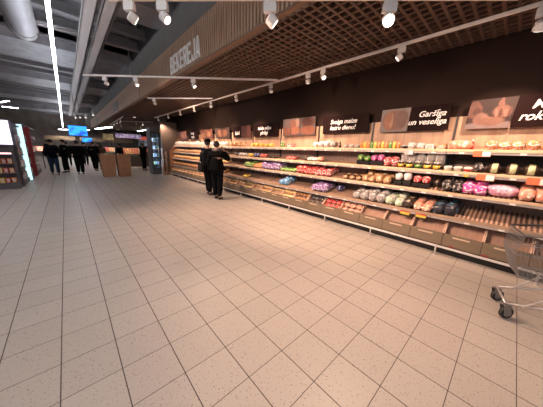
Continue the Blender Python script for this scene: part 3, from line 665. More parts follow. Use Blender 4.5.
# third shelf
on_shelf(3, 'bag', 'green', [5.98, 5.84, 5.70], 'green bag on the third shelf right of the customers', 'bread bag')
on_shelf(3, 'bag', 'orange', [5.52, 5.38, 5.24], 'orange bag on the third shelf between green and purple ones', 'bread bag', sc=.9)
on_shelf(3, 'bag', 'purple', seq(5.08, 4.50, 5), 'purple and white bag on the third shelf', 'bread bag', sc=(1, 1, 1.2))
on_shelf(3, 'flatpack', 'green', seq(4.34, 3.90, 4), 'flat yellow-green pack on the third shelf left of the red bags', 'pack')
on_shelf(3, 'bag', 'red', seq(3.70, 3.28, 4), 'red bag on the third shelf, left half of the red heap', 'bread bag', sc=(1, 1, 1.1))
on_shelf(3, 'bag', 'redw', seq(3.13, 2.83, 3), 'red and white bag on the third shelf, right half of the red heap', 'bread bag', sc=(1.1, 1, 1))
on_shelf(3, 'sandwich', 'tan', [2.42, 2.27, 2.12], 'tan sliced loaf with black band on the third shelf', 'loaf')
on_shelf(3, 'bag', 'tan', seq(1.96, 1.56, 4), 'tan loaf bag on the third shelf right of the black banded ones', 'bread bag', sc=(1.1, .95, .95))
on_shelf(3, 'tray', 'white', [1.38, 1.24], 'black tray of white rolls on the third shelf', 'food tray', -.02, sc=(1, 1, 1.5))
on_shelf(3, 'tray', 'redw', [1.09, .96], 'black tray of red and white food on the third shelf', 'food tray', -.02, sc=(1, 1, 1.3))
on_shelf(3, 'bag', 'darktan', [0.83], 'dark tan bag beside the bare slats on the third shelf', 'bread bag', .1, sc=.8)
on_shelf(3, 'bag', 'dark', [0.66, 0.54], 'black bag on the third shelf left of the magenta ones', 'bread bag', sc=(1, .98, 1.25))
on_shelf(3, 'bag', 'magenta', [0.41, 0.28], 'magenta and white bag on the third shelf', 'bread bag', sc=(1, 1.05, 1.1))
on_shelf(3, 'longbag', 'pink', [0.06], 'long pink bag on the third shelf right of the magenta ones', 'bread bag', sc=(1.2, 1, .9))
on_shelf(3, 'bag', 'pinkbr', [-0.17, -.31], 'orange-red bag on the third shelf right of the long pink one', 'bread bag', sc=(1, 1.05, 1.05))
on_shelf(3, 'bag', 'redw', [-0.46, -.60], 'red and white bag past the orange-red ones on the third shelf', 'bread bag')
# fourth shelf
on_shelf(4, 'bag', 'blue', [4.22, 4.06], 'blue and white bag lying alone on the fourth shelf', 'bread bag', sc=1.1)
on_shelf(4, 'bag', 'purple', [3.12, 2.98, 2.84], 'purple and white bag on the near fourth shelf', 'bread bag', sc=1.1)
on_shelf(4, 'bag', 'navy', [2.56], 'dark purple bag at the back of the fourth shelf', 'bread bag', .12, sc=.9)
on_shelf(4, 'bag', 'clear', seq(2.06, 1.58, 4), 'crinkled clear bag on the fourth shelf left of the green one', 'bread bag', sc=(1.1, 1.1, 1.1))
on_shelf(4, 'bag', 'clearg', [1.42, 1.27], 'white and green bag on the fourth shelf', 'bread bag', sc=(1.1, 1.05, 1.0))
on_shelf(4, 'bag', 'darktan', [1.12], 'dark and tan bag on the fourth shelf left of the salmon one', 'bread bag', sc=1.05)
on_shelf(4, 'bag', 'pinkbr', [0.98, 0.85], 'salmon bag on the fourth shelf left of the blue ones', 'bread bag', sc=(1.1, .95, .8))
on_shelf(4, 'bag', 'bluedk', [0.69, 0.55], 'black and blue bag at the end of the fourth shelf row', 'bread bag', sc=(1, 1.1, 1.1))
# far bays: loaves and rolls
for s, mk, lab in ((1, 'white', 'pale bag on the top shelf left of the customers'), (2, 'tan', 'tan bag on the second shelf left of the customers'), (3, 'bread', 'golden roll on the third shelf beyond the customers'), (4, 'bread_d', 'brown roll on the fourth shelf beyond the customers')):
    if s < 3: on_shelf(s, 'bag', mk, seq(12.75, 7.6, 28), lab, 'bread bag', sc=(.9, .95, 1.1))
    else: on_shelf(s, 'roll', mk, seq(12.75, 7.3, 42), lab, 'bread roll', -.03, sc=1.3); on_shelf(s, 'roll', mk, seq(12.7, 7.35, 42), lab + ', back row', 'bread roll', .13, sc=1.3)
on_shelf(1, 'bag', 'tan', seq(7.2, 6.4, 4), 'tan bag on the top shelf right above the customers', 'bread bag', sc=.8)
on_shelf(1, 'bag', 'yellow', seq(5.9, 5.0, 5), 'small yellowish bag on the top shelf under the two-line sign', 'bread bag', sc=(.8, .8, .6))
on_shelf(4, 'flatpack', 'yellow', [6.05, 5.9], 'small yellow pack alone on the fourth shelf near the customers', 'pack', sc=.8)
# crate contents
def in_crate(k, kind, mk, n, lab, cat, sc=1.0):
    grp = cat + ' in: ' + lab
    c0 = 0.10 + k * CP
    nx = 2; ny = max(1, n // nx); pit = (CP - 0.06) / ny
    for i in range(nx):
        for j in range(ny):
            x = 4.232 + i * 0.115; y = c0 + 0.03 + pit * (j + 0.5)
            z = 0.235 + (x - 4.167) * 1.051 + 0.012
            rx = Euler((0, -0.81, 0)).to_matrix() @ Euler((0, 0, random.uniform(-.12, .12))).to_matrix()
            put(kind, mk, (x, y, z), rx.to_euler(), lab, cat, grp, sc)
in_crate(4, 'flatpack', 'pinkbr', 6, 'orange and white pastry pack in the crate left of the empty ones', 'pack', (.72, .9, 1.5))
in_crate(5, 'flatpack', 'red', 6, 'red pack in the crate of red packs', 'pack', (.72, .9, 1.5))
in_crate(6, 'flatpack', 'dark', 6, 'dark pack in the crate left of the red packs', 'pack', (.72, .9, 1.5))
in_crate(7, 'roll', 'bread_d', 8, 'brown roll in the crate left of the dark packs', 'bread roll', 1.25)
in_crate(8, 'roll', 'bread_y', 8, 'yellow roll in the crate heaped with yellow rolls', 'bread roll', 1.25)
for k in range(9, 16):
    in_crate(k, 'pastry' if k % 2 else 'roll', 'bread' if k % 3 else 'bread_y', 6 if k % 2 else 8, 'golden %s in the base crates right of the customers' % ('croissant' if k % 2 else 'roll'), 'pastry' if k % 2 else 'bread roll', 1.2)
for k in range(16, 28):
    in_crate(k, 'roll', 'bread', 8, 'golden roll in the base crates left of the customers', 'bread roll', 1.2)
# price cards on the rails
def card(s, y, m_top, label, w_=0.13, h_=0.075, dzz=0.0, white=True):
    xf, zf, _, _ = SH[s]; t = thing('price_card', label, 'price card', (xf - 0.010, y, zf + dzz))
    obj('card', box((0, -w_ / 2, -h_), (0.003, w_ / 2, 0)), m_top, t)
    if white: obj('white_field', box((-0.001, -w_ / 2 + 0.004, -h_ + 0.006), (-0.0002, -0.004, -0.006)), white_p, t)
    return t
orc = mat('orange_card', (0.62, 0.16, 0.07), 0.6); yec = mat('yellow_card', (0.60, 0.45, 0.07), 0.6); rec = mat('red_card', (0.60, 0.04, 0.03), 0.5)
card(1, 0.36, orc, 'orange and white price card on the top shelf edge under the hands picture', 0.19, 0.08, -0.005)
card(1, 1.30, mat('grey_card', (0.45, 0.42, 0.42), 0.5), 'grey and white price card on the top shelf edge above the jars', 0.13, 0.08, -0.005)
card(2, 0.26, orc, 'orange and white price card on the second shelf edge above the long pink bag', 0.19, 0.09, 0.0)
card(2, -0.24, orc, 'orange price card on the second shelf edge at the right border', 0.22, 0.09, 0.0)
card(2, 0.47, yec, 'small yellow price card on the second shelf edge', 0.06, 0.03, -.025, False)
card(2, 1.86, yec, 'tiny yellow price card on the second shelf edge above the tan loaves', 0.06, 0.03, -.025, False)
for y, nm in ((1.14, 'left'), (0.90, 'right')):
    t = card(4, y, yec, nm + ' red-topped yellow price card hanging over the empty crates', 0.145, 0.062, -0.03, False)
    obj('red_heading', box((-0.0012, -0.0725, -0.018), (-0.0002, 0.0725, 0.0)), rec, t)
for i, y in enumerate((0.42, 0.05)):
    o = tag(obj('label_holder', box((4.134, y - 0.035, 0.168), (4.1385, y + 0.035, 0.19)), mat('dark_red_holder', (0.30, 0.05, 0.05), 0.5)), ('left' if i == 0 else 'right') + ' dark red strip at the foot of the near crates', 'label holder')

# ------------------------------------------------------------------ sign boards on top of the shelving
def board(y_hi, y_lo, z0, z1, label, parts, depth=0.025):
    """board hung on the wall; local x runs left to right in view (towards -y), local y is up"""
    wd = y_hi - y_lo; hh = z1 - z0
    t = thing('sign_board', label, 'sign', (4.66, y_hi, z0)); t.matrix_world = Matrix(((0, 0, -1, 4.66), (-1, 0, 0, y_hi), (0, 1, 0, z0), (0, 0, 0, 1))) @ Matrix.Rotation(0.10, 4, 'X')
    for kind, a, b, arg in parts:
        if kind == 'photo':
            skew = 0.03 if b < 0.99 * wd else 0
            bm = bmesh.new(); bot = [bm.verts.new(p) for p in ((a, 0, -depth), (b - skew, 0, -depth), (b, hh, -depth), (a + 0.03, hh, -depth))]; top = [bm.verts.new((v.co.x, v.co.y, 0)) for v in bot]
            for k in range(4): bm.faces.new((bot[k], bot[(k + 1) % 4], top[(k + 1) % 4], top[k]))
            bm.faces.new(bot[::-1]); bm.faces.new(top); obj('picture_panel', bm, arg, t)
        elif kind == 'black':
            bm = bmesh.new(); add_box(bm, (a, 0, -depth), (b, hh, -0.0005)); obj('black_panel', bm, sign_bk, t)
        elif kind == 'text':
            for (s, cx, cy, size) in arg:
                me = text_mesh(s, size, shear=0.3, extrude=0.002, offset=size * 0.014)
                for v in me.vertices: v.co = Vector((v.co.x + cx, v.co.y + cy, v.co.z + 0.003))
                me.materials.clear(); me.materials.append(letter_w)
                o = bpy.data.objects.new('lettering', me); C.objects.link(o); o.parent = t
    return t
pm_loaf = photo_mat('loaf_picture', (0.34, 0.30, 0.30), [(0.27, 0.21, 0.23, 0.19, (0.30, 0.12, 0.07)), (0.15, 0.20, 0.08, 0.16, (0.50, 0.20, 0.09)), (0.21, 0.2, 0.02, 0.15, (0.62, 0.32, 0.17)), (0.38, 0.22, 0.10, 0.15, (0.22, 0.09, 0.06))])
pm_hand = photo_mat('dough_hands_picture', (0.07, 0.035, 0.03), [(0.25, 0.02, 0.34, 0.075, (0.42, 0.36, 0.36)), (0.08, 0.27, 0.09, 0.12, (0.30, 0.15, 0.12)), (0.12, 0.24, 0.06, 0.06, (0.16, 0.07, 0.055)), (0.17, 0.14, 0.09, 0.09, (0.45, 0.27, 0.22)), (0.27, 0.10, 0.16, 0.06, (0.42, 0.24, 0.18)), (0.38, 0.22, 0.10, 0.085, (0.38, 0.20, 0.15)), (0.36, 0.33, 0.035, 0.07, (0.34, 0.17, 0.13)), (0.32, 0.2, .018, .05, (0.55, 0.34, 0.28)), (0.37, 0.2, .018, .06, (0.18, 0.07, 0.05)), (0.42, 0.2, .018, .06, (0.50, 0.30, 0.24)), (0.46, 0.22, .012, .08, (0.2, 0.08, 0.06))], 9, 0.03)
pm_slices = photo_mat('sliced_breads_picture', (0.20, 0.17, 0.17), [(0.15, 0.12, 0.14, 0.12, (0.34, 0.14, 0.09)), (0.45, 0.13, 0.20, 0.11, (0.52, 0.22, 0.13)), (0.40, 0.31, 0.14, 0.10, (0.34, 0.15, 0.10)), (0.55, 0.33, 0.07, 0.10, (0.60, 0.42, 0.34)), (0.90, 0.32, 0.22, 0.11, (0.20, 0.07, 0.05)), (0.90, 0.12, 0.25, 0.11, (0.50, 0.20, 0.12)), (0.30, .12, .02, .1, (0.14, .06, .04)), (0.64, .2, .02, .2, (0.12, .05, .04))], 8, 0.03)
pm_dough = photo_mat('dough_ball_picture', (0.22, 0.09, 0.07), [(0.24, 0.19, 0.17, 0.17, (0.72, 0.56, 0.48)), (0.4, 0.33, 0.08, 0.06, (0.55, 0.3, 0.22))])
pm_rolls = photo_mat('two_rolls_picture', (0.13, 0.09, 0.08), [(0.40, 0.2, 0.20, 0.15, (0.58, 0.28, 0.15)), (0.75, 0.2, 0.20, 0.15, (0.50, 0.24, 0.14)), (0.41, 0.2, 0.03, 0.1, (0.75, 0.5, 0.36)), (0.58, 0.2, 0.03, 0.13, (0.18, .08, .06))])
pm_round = photo_mat('round_bread_picture', (0.32, 0.14, 0.10), [(0.5, 0.2, 0.35, 0.17, (0.62, 0.30, 0.17)), (0.5, 0.24, 0.2, 0.06, (0.75, 0.48, 0.3))])
pm_buns = photo_mat('buns_picture', (0.28, 0.13, 0.09), [(0.3, 0.15, 0.2, 0.12, (0.66, 0.34, 0.2)), (0.75, 0.2, 0.2, 0.13, (0.70, 0.40, 0.26)), (0.55, 0.32, 0.2, 0.08, (0.6, 0.3, 0.2))])
zl, zh = 1.94, 2.345
board(0.66, -0.75, zl, zh, 'wide sign with hands shaping dough beside white script at the right border', [('photo', 0.0, 0.515, pm_hand), ('black', 0.5, 1.41, None), ('text', 0, 0, [('Me', 0.745, 0.28, 0.15), ('roku', 0.70, 0.135, 0.15)])])
board(1.96, 0.865, zl, zh, 'sign with a brown loaf picture and white Garsiga un veseliga script', [('photo', 0.0, 0.52, pm_loaf), ('black', 0.5, 1.095, None), ('text', 0, 0, [('Garšīga', 0.84, 0.27, 0.128), ('un veselīga', 0.775, 0.145, 0.128)])])
board(3.30, 2.185, zl + .01, zh - .01, 'black sign with white script Svaiga maize katru dienu', [('black', 0, 1.115, None), ('text', 0, 0, [('Svaiga maize', 0.53, 0.25, 0.13), ('katru dienu!', 0.51, 0.12, 0.128)])])
board(4.66, 3.53, zl, zh + .03, 'wide picture board of sliced breads and loaves', [('photo', 0, 1.13, pm_slices)])
board(6.02, 4.86, zl, zh - .03, 'black sign with two lines of white script left of the sliced breads picture', [('black', 0, 1.16, None), ('text', 0, 0, [('Saldie mājas', 0.55, 0.25, 0.125), ('pīrāgi', 0.52, 0.11, 0.15)])])
board(7.25, 6.18, zl, zh - .02, 'small sign with one white word beside a ball of dough picture', [('photo', 0.52, 1.07, pm_dough), ('black', 0, 0.53, None), ('text', 0, 0, [('Saldi', 0.27, 0.15, 0.16)])])
board(8.62, 7.50, zl, zh - .02, 'picture board of two brown rolls above the customers', [('photo', 0, 1.12, pm_rolls)])
board(9.95, 8.85, zl, zh - .02, 'picture board of round buns left of the customers', [('photo', 0, 1.1, pm_buns)])
board(11.40, 10.30, zl, zh - .02, 'small far black sign with two short white lines', [('black', 0, 1.1, None), ('text', 0, 0, [('Svaigi', 0.55, 0.27, 0.18), ('cepts', 0.55, 0.11, 0.18)])])
board(12.80, 11.75, zl, zh, 'farthest picture board with one round bread', [('photo', 0, 1.2, pm_round)])

# ------------------------------------------------------------------ people
def skin(name, pts, edges, m_, parent=None, sub=2, extra=None):
    me = bpy.data.meshes.new(name); me.from_pydata([p[:3] for p in pts], edges, []); 
    o = bpy.data.objects.new(name, me); C.objects.link(o)
    o.modifiers.new('s', 'SKIN'); me2 = o.data
    if not me2.skin_vertices: 
        bpy.context.view_layer.objects.active = o
    for i, p in enumerate(pts):
        sv = me2.skin_vertices[0].data[i]; r = p[3] if isinstance(p[3], tuple) else (p[3], p[3]); sv.radius = r; sv.use_root = (i == 0)
    md = o.modifiers.new('b', 'SUBSURF'); md.levels = sub; md.render_levels = sub
    dg = bpy.context.evaluated_depsgraph_get(); new = bpy.data.meshes.new_from_object(o.evaluated_get(dg))
    bpy.data.objects.remove(o); bpy.data.meshes.remove(me)
    bm = bmesh.new(); bm.from_mesh(new); bpy.data.meshes.remove(new)
    if extra: extra(bm)
    return obj(name, bm, m_, parent, smooth=True)
skin_m = mat('skin', (0.50, 0.28, 0.20), 0.55); hair_m = mat('dark_hair', (0.02, 0.013, 0.01), 0.6)
def cloth(name, c): return mat(name, c, 0.95, spec=0.12, col2=tuple(v * 0.7 for v in c), scale=20)
def person(loc, yaw, H_, label, coat, trouser, shoes, hair='short', arms=('down', 'down'), stride=0.0, coat_len=0.80, hat=None, scarf=None, bulk=1.0, group=None):
    """local frame: faces +x, y to the left, z up; H_ height"""
    t = thing('person', label, 'person', loc, (0, 0, yaw), group); s = H_ / 1.75
    V = lambda x, y, z: (x * s, y * s, z * s)
    hip = V(0, 0, .93); 
    P = []; E = []
    def add(p, r, prev=None):
        P.append((*p, r if isinstance(r, tuple) else r)); 
        if prev is not None: E.append((prev, len(P) - 1))
        return len(P) - 1
    a0 = add(V(0, 0, .95), (.13 * s, .105 * s)); a1 = add(V(0, 0, 1.12), (.125 * s, .095 * s), a0); a2 = add(V(0, 0, 1.33), (.145 * s, .10 * s), a1); a3 = add(V(-.01, 0, 1.46), (.06 * s, .055 * s), a2)
    a4 = add(V(.005, 0, 1.55), (.055 * s, .06 * s), a3); a5 = add(V(.02, 0, 1.62), (.075 * s, .085 * s), a4); a6 = add(V(.012, 0, 1.70), (.06 * s, .07 * s), a5)
    armj = []; legj = []
    for sd, st in ((1, 1), (-1, -1)):
        k = stride * st
        h1 = add(V(0, .10 * sd, .88), .082 * s, a0); h2 = add(V(.02 + k * .5, .10 * sd, .50), .058 * s, h1); h3 = add(V(k, .10 * sd, .10), .037 * s, h2); h4 = add(V(k + .06, .105 * sd, .045), (.035 * s, .028 * s), h3); add(V(k + .17, .115 * sd, .03), (.03 * s, .018 * s), h4)
        legj.append((P[h1][:3], P[h2][:3], P[h3][:3]))
    for sd, mode in ((1, arms[0]), (-1, arms[1])):
        sh = V(-.01, .19 * sd, 1.38)
        if mode == 'down': el = V(-.03, .25 * sd, 1.12); wr = V(.06, .25 * sd, .90); dr = Vector((.3, 0, -1))
        elif mode == 'front': el = V(.02, .24 * sd, 1.12); wr = V(.24, .16 * sd, 1.10); dr = Vector((1, -.25 * sd, 0))
        else: el = V(.14, .34 * sd, 1.22); wr = V(.17, .16 * sd, 1.46); dr = Vector((.0, -.5 * sd, .85))
        i1 = add(sh, .052 * s, a2); i2 = add(el, .041 * s, i1); i3 = add(wr, .027 * s, i2)
        dr.normalize(); side = dr.cross(Vector((0, sd, .2))).normalized(); pc = Vector(wr) + dr * .05 * s
        i4 = add(tuple(pc), (.036 * s, .018 * s), i3)
        for f in range(4):
            off = side * (.024 - .016 * f) * s; ln = (.068, .078, .072, .055)[f] * s
            b1 = add(tuple(pc + off * 1.2 + dr * .045 * s), .0085 * s, i4); curl = Vector((0, -sd, 0)) * .02 * s
            b2 = add(tuple(pc + off * 1.3 + dr * (.045 * s + ln * .5) + curl * .4), .008 * s, b1); add(tuple(pc + off * 1.3 + dr * (.045 * s + ln * .9) + curl * 1.4), .007 * s, b2)
        th = add(tuple(pc + side * .04 * s), .010 * s, i4); add(tuple(pc + side * .055 * s + dr * .045 * s), .009 * s, th)
        armj.append((sh, el, wr))
    def face(bm):
        add_ball(bm, V(.103, 0, 1.625), (.018 * s, .013 * s, .022 * s), 8, 6)
        for sd in (1, -1):
            add_ball(bm, V(.02, .082 * sd, 1.625), (.02 * s, .010 * s, .03 * s), 8, 6); add_ball(bm, V(.085, .032 * sd, 1.648), (.012 * s, .014 * s, .008 * s), 8, 6)
        add_ball(bm, V(.088, 0, 1.58), (.012 * s, .026 * s, .008 * s), 8, 6)
    skin('body', P, E, skin_m, t, 1, face)
    # coat with sleeves
    Q = []; F = []
    def addq(p, r, prev=None):
        Q.append((*p, r)); 
        if prev is not None: F.append((prev, len(Q) - 1))
        return len(Q) - 1
    b = bulk
    c0 = addq(V(0, 0, 1.10), (.165 * s * b, .135 * s * b)); c1 = addq(V(0, 0, 1.32), (.18 * s * b, .135 * s * b), c0); addq(V(-.01, 0, 1.47), (.085 * s, .08 * s), c1); c2 = addq(V(0, 0, .95), (.175 * s * b, .145 * s * b), c0); addq(V(0, 0, coat_len), (.185 * s * b, .15 * s * b), c2)
    for (sh, el, wr) in armj:
        j1 = addq(sh, .078 * s * b, c1); j2 = addq(el, .064 * s * b, j1); addq(tuple(Vector(el).lerp(Vector(wr), .95)), .048 * s, j2)
    skin('coat', Q, F, coat, t)
    Q = []; F = []
    r0 = addq(V(0, 0, .93), (.135 * s, .12 * s))
    for (h1, h2, h3) in legj:
        q_ = 1 + (b - 1) * .6; j1 = addq(h1, .098 * s * q_, r0); j2 = addq(h2, .076 * s * q_, j1); addq(tuple(h3), .06 * s * q_, j2)
    skin('trousers', Q, F, trouser, t)
    for (h1, h2, h3) in legj:
        x, y = h3[0], h3[1]
        skin('shoe', [(x - .05 * s, y, .05 * s, (.042 * s, .045 * s)), (x + .06 * s, y, .045 * s, (.045 * s, .04 * s)), (x + .18 * s, y * 1.06, .032 * s, (.045 * s, .028 * s))], [(0, 1), (1, 2)], shoes, t, 1)
    # hair or cap
    def dome(nm, r, zc, xc, m_, low, back):
        bm = bmesh.new(); add_ball(bm, V(xc, 0, zc), tuple(q * s for q in r), 16, 12)
        dl = [v for v in bm.verts if v.co.z < (zc - low) * s and v.co.x > -back * s] + [v for v in bm.verts if v.co.x > .07 * s and v.co.z < (zc + .02) * s]
        bmesh.ops.delete(bm, geom=list(set(dl)), context='VERTS'); return obj(nm, bm, m_, t, smooth=True)
    dome('hair', (.104, .093, .098), 1.655, 0.0, hair_m, .05 if hair == 'short' else .12, .02)
    if hair == 'long': bm = bmesh.new(); add_ball(bm, V(-.06, 0, 1.53), (.07 * s, .09 * s, .13 * s)); obj('hair', bm, hair_m, t, smooth=True)
    if hat:
        h = dome('cap', (.112, .100, .088), 1.69, 0.005, hat, .01, -1)
        bm = bmesh.new(); add_lathe(bm, [(.075 * s, 0), (.08 * s, .006 * s), (.07 * s, .012 * s)], 16, V(.09, 0, 1.675)); obj('peak', bm, hat, h)
    if scarf:
        bm = bmesh.new(); ring = [V(.085 * math.cos(a) - .005, .09 * math.sin(a), 1.485 + .02 * math.cos(a)) for a in [2 * PI * k / 16 for k in range(17)]]; add_tube(bm, ring, .042 * s, 8); obj('scarf', bm, scarf, t, smooth=True)
    return t
blk = cloth('black_coat_cloth', (0.004, 0.004, 0.0045)); blk2 = cloth('black_trouser_cloth', (0.005, 0.005, 0.006)); navy = cloth('navy_coat_cloth', (0.006, 0.008, 0.014))
jean = cloth('blue_denim', (0.035, 0.065, 0.12)); shoe = mat('black_shoe', (0.012, 0.011, 0.011), 0.5); shoeb = mat('brown_shoe', (0.10, 0.06, 0.04), 0.5)
scarf_g = cloth('grey_scarf_cloth', (0.16, 0.14, 0.12)); brown_c = cloth('brown_coat_cloth', (0.10, 0.06, 0.045))
person((3.36, 6.74, 0), Rd(15), 1.80, 'person in black coat and cap standing behind the other at the shelves', blk, blk2, shoe, arms=('down', 'front'), stride=0.06, hat=blk, coat_len=.80, bulk=1.3)
person((3.27, 6.00, 0), Rd(30), 1.74, 'person in black jacket and grey scarf raising a hand to the face', blk, blk2, shoe, arms=('down', 'up'), stride=0.05, scarf=scarf_g, hair='short', coat_len=.80, bulk=1.42)
t = thing('shoulder_bag', 'black shoulder bag hanging at the hip of the capped person', 'bag', (3.06, 6.64, 0.80))
bm = bmesh.new(); add_box(bm, (-0.05, -0.13, 0), (0.05, 0.13, 0.26)); obj('pouch', bm, mat('bag_leather', (0.014, 0.012, 0.012), 0.4), t, bevel=0.02)
bm = bmesh.new(); add_tube(bm, [(0.0, -0.11, 0.25), (0.10, -0.03, 0.60), (0.20, 0.02, 0.69), (0.10, 0.07, 0.60), (0.0, 0.11, 0.25)], 0.012, 6); obj('strap', bm, MATS['bag_leather'], t, smooth=True)
up = Rd(95)
person((-0.52, 15.2, 0), up, 1.72, 'person in dark coat and blue jeans walking, left of the far pair', navy, jean, shoeb, arms=('down', 'front'), stride=0.16, bulk=1.25)
person((-0.10, 16.3, 0), Rd(160), 1.74, 'person in black with bare hand showing, right of the jeans wearer', blk, blk2, shoe, arms=('front', 'front'), stride=0.03, bulk=1.3)
person((0.42, 15.0, 0), Rd(80), 1.70, 'person in wide black coat seen from behind under the blue screen', blk, blk2, shoe, arms=('front', 'front'), stride=0.10, bulk=1.55)
person((1.18, 16.8, 0), Rd(60), 1.72, 'person in black coat just left of the brown bins', blk, blk2, shoe, arms=('down', 'front'), stride=0.1, bulk=1.4)
person((1.60, 17.6, 0), Rd(110), 1.68, 'person in brown coat standing behind the left brown bin', brown_c, blk2, shoe, arms=('front', 'front'), hair='long')
person((3.62, 16.2, 0), Rd(20), 1.75, 'person in black bending by the produce left of the fridge', blk, blk2, shoe, arms=('front', 'front'), bulk=1.2)
person((2.7, 18.6, 0), Rd(120), 1.72, 'person in dark coat behind the brown bins', navy, blk2, shoe)
for i, (x, y, yw) in enumerate(((0.05, 20.5, 90), (1.0, 21.5, 70), (1.9, 23.0, 120), (-0.9, 22.5, 100))):
    person((x, y, 0), Rd(yw), 1.66 + 0.04 * i, 'person in dark clothes in the far crowd, ' + ('between the jeans wearer and the wide coat', 'right of the wide coat', 'above the left brown bin', 'far left')[i], navy if i % 2 else blk, blk2, shoe, stride=0.08)

# ------------------------------------------------------------------ brown bins
def bin_(x0, x1, lab, y=13.25, xoff=0.0):
    t = thing('bread_bin', lab, 'bin', ((x0 + x1) / 2, y + 0.3, 0)); hw = (x1 - x0) / 2 - 0.01
    bm = bmesh.new(); rg = []
    for f, z in ((0.84, 0), (1.0, 1.08), (0.95, 1.08), (0.82, 0.75)): rg.append([bm.verts.new((sx * hw * f, sy * 0.3 * f, z)) for sx, sy in ((-1, -1), (1, -1), (1, 1), (-1, 1))])
    for a, b in zip(rg, rg[1:]):
        for k in range(4): bm.faces.new((a[k], a[(k + 1) % 4], b[(k + 1) % 4], b[k]))
    bm.faces.new(rg[0][::-1]); bm.faces.new(rg[-1]); obj('bin_body', bm, mat('brown_bin_board', (0.44, 0.225, 0.125), 0.6, col2=(0.38, 0.19, 0.10), scale=5), t)
    bm = bmesh.new(); add_box(bm, (-hw * .93, -.285, 1.081), (hw * .93, -.265, 1.10)); add_box(bm, (-hw * .93, .265, 1.081), (hw * .93, .285, 1.10)); obj('rim', bm, MATS['brown_bin_board'], t)
    for i in range(3):
        for j in range(4):
            put('baguette', 'bread', ((x0 + x1) / 2 - hw * .6 + hw * .4 * j, y + 0.12 + 0.17 * i, 0.93), (0, -1.25 + .1 * random.random(), H + random.uniform(-.3, .3)), 'golden baguette standing in the %s' % lab, 'baguette', 'baguettes in the ' + lab, (.9, 1.2, 1.2))
bin_(1.14, 1.76, 'left brown bin'); bin_(1.78, 2.40, 'right brown bin')
for o in [o for o in bpy.data.objects if o.name.startswith('bread_bin')]: o['label'] = 'tapered brown board bin, %s one of the two in the aisle' % ('left' if 'left' in o['label'] else 'right')

# ------------------------------------------------------------------ tall fridge and the area behind
t = thing('display_fridge', 'tall dark drinks fridge with bluish glass door at the end of the shelving', 'fridge', (3.46, 13.60, 0))
fb = mat('fridge_grey', (0.09, 0.09, 0.10), 0.4)
bm = bmesh.new(); add_box(bm, (0.0, 0.03, 0.0), (0.46, 0.75, 0.30)); add_box(bm, (0, 0.03, 2.3), (0.46, 0.75, 2.55)); add_box(bm, (0, 0.03, 0.3), (0.04, 0.75, 2.3)); add_box(bm, (0.42, 0.03, 0.3), (0.46, 0.75, 2.3)); add_box(bm, (0.04, 0.71, 0.3), (0.42, 0.75, 2.3)); obj('cabinet', bm, fb, t)
obj('light_tube', box((0.05, 0.06, 0.35), (0.08, 0.09, 2.2)), mat('cold_tube', (0.5, 0.75, 1.0), 0.4, emit=32), t)
bm = bmesh.new(); add_box(bm, (0.03, 0, 0.3), (0.07, 0.029, 2.3)); add_box(bm, (0.39, 0, 0.3), (0.43, 0.029, 2.3)); add_box(bm, (0.07, 0, 0.3), (0.39, 0.029, 0.34)); add_box(bm, (0.07, 0, 2.26), (0.39, 0.029, 2.3)); dr = obj('door', bm, blackm, t)
gl = mat('door_glass', (0.75, 0.85, 0.9), 0.05, trans=1.0, alpha=0.35); obj('glass', box((0.0705, 0.01, 0.3405), (0.3895, 0.016, 2.2595)), gl, dr); obj('handle', box((0.35, -0.03, 1.0), (0.37, -0.001, 1.5)), chrome, dr)
for k, z in enumerate((0.55, 0.98, 1.40, 1.82)):
    obj('shelf', box((0.0405, 0.10, z), (0.4195, 0.70, z + 0.015)), chrome, t)
    for j in range(6):
        put('bottle', ('navy', 'green', 'clear', 'blue', 'white')[(k + j) % 5], (3.46 + 0.065 + j * 0.07, 13.77, z + 0.017), (0, 0, 0), 'small bottle behind the fridge glass, shelf %s' % ('lowest', 'second', 'third', 'top')[k], 'bottle', 'bottles in the fridge, %s shelf' % ('lowest', 'second', 'third', 'top')[k], .9)
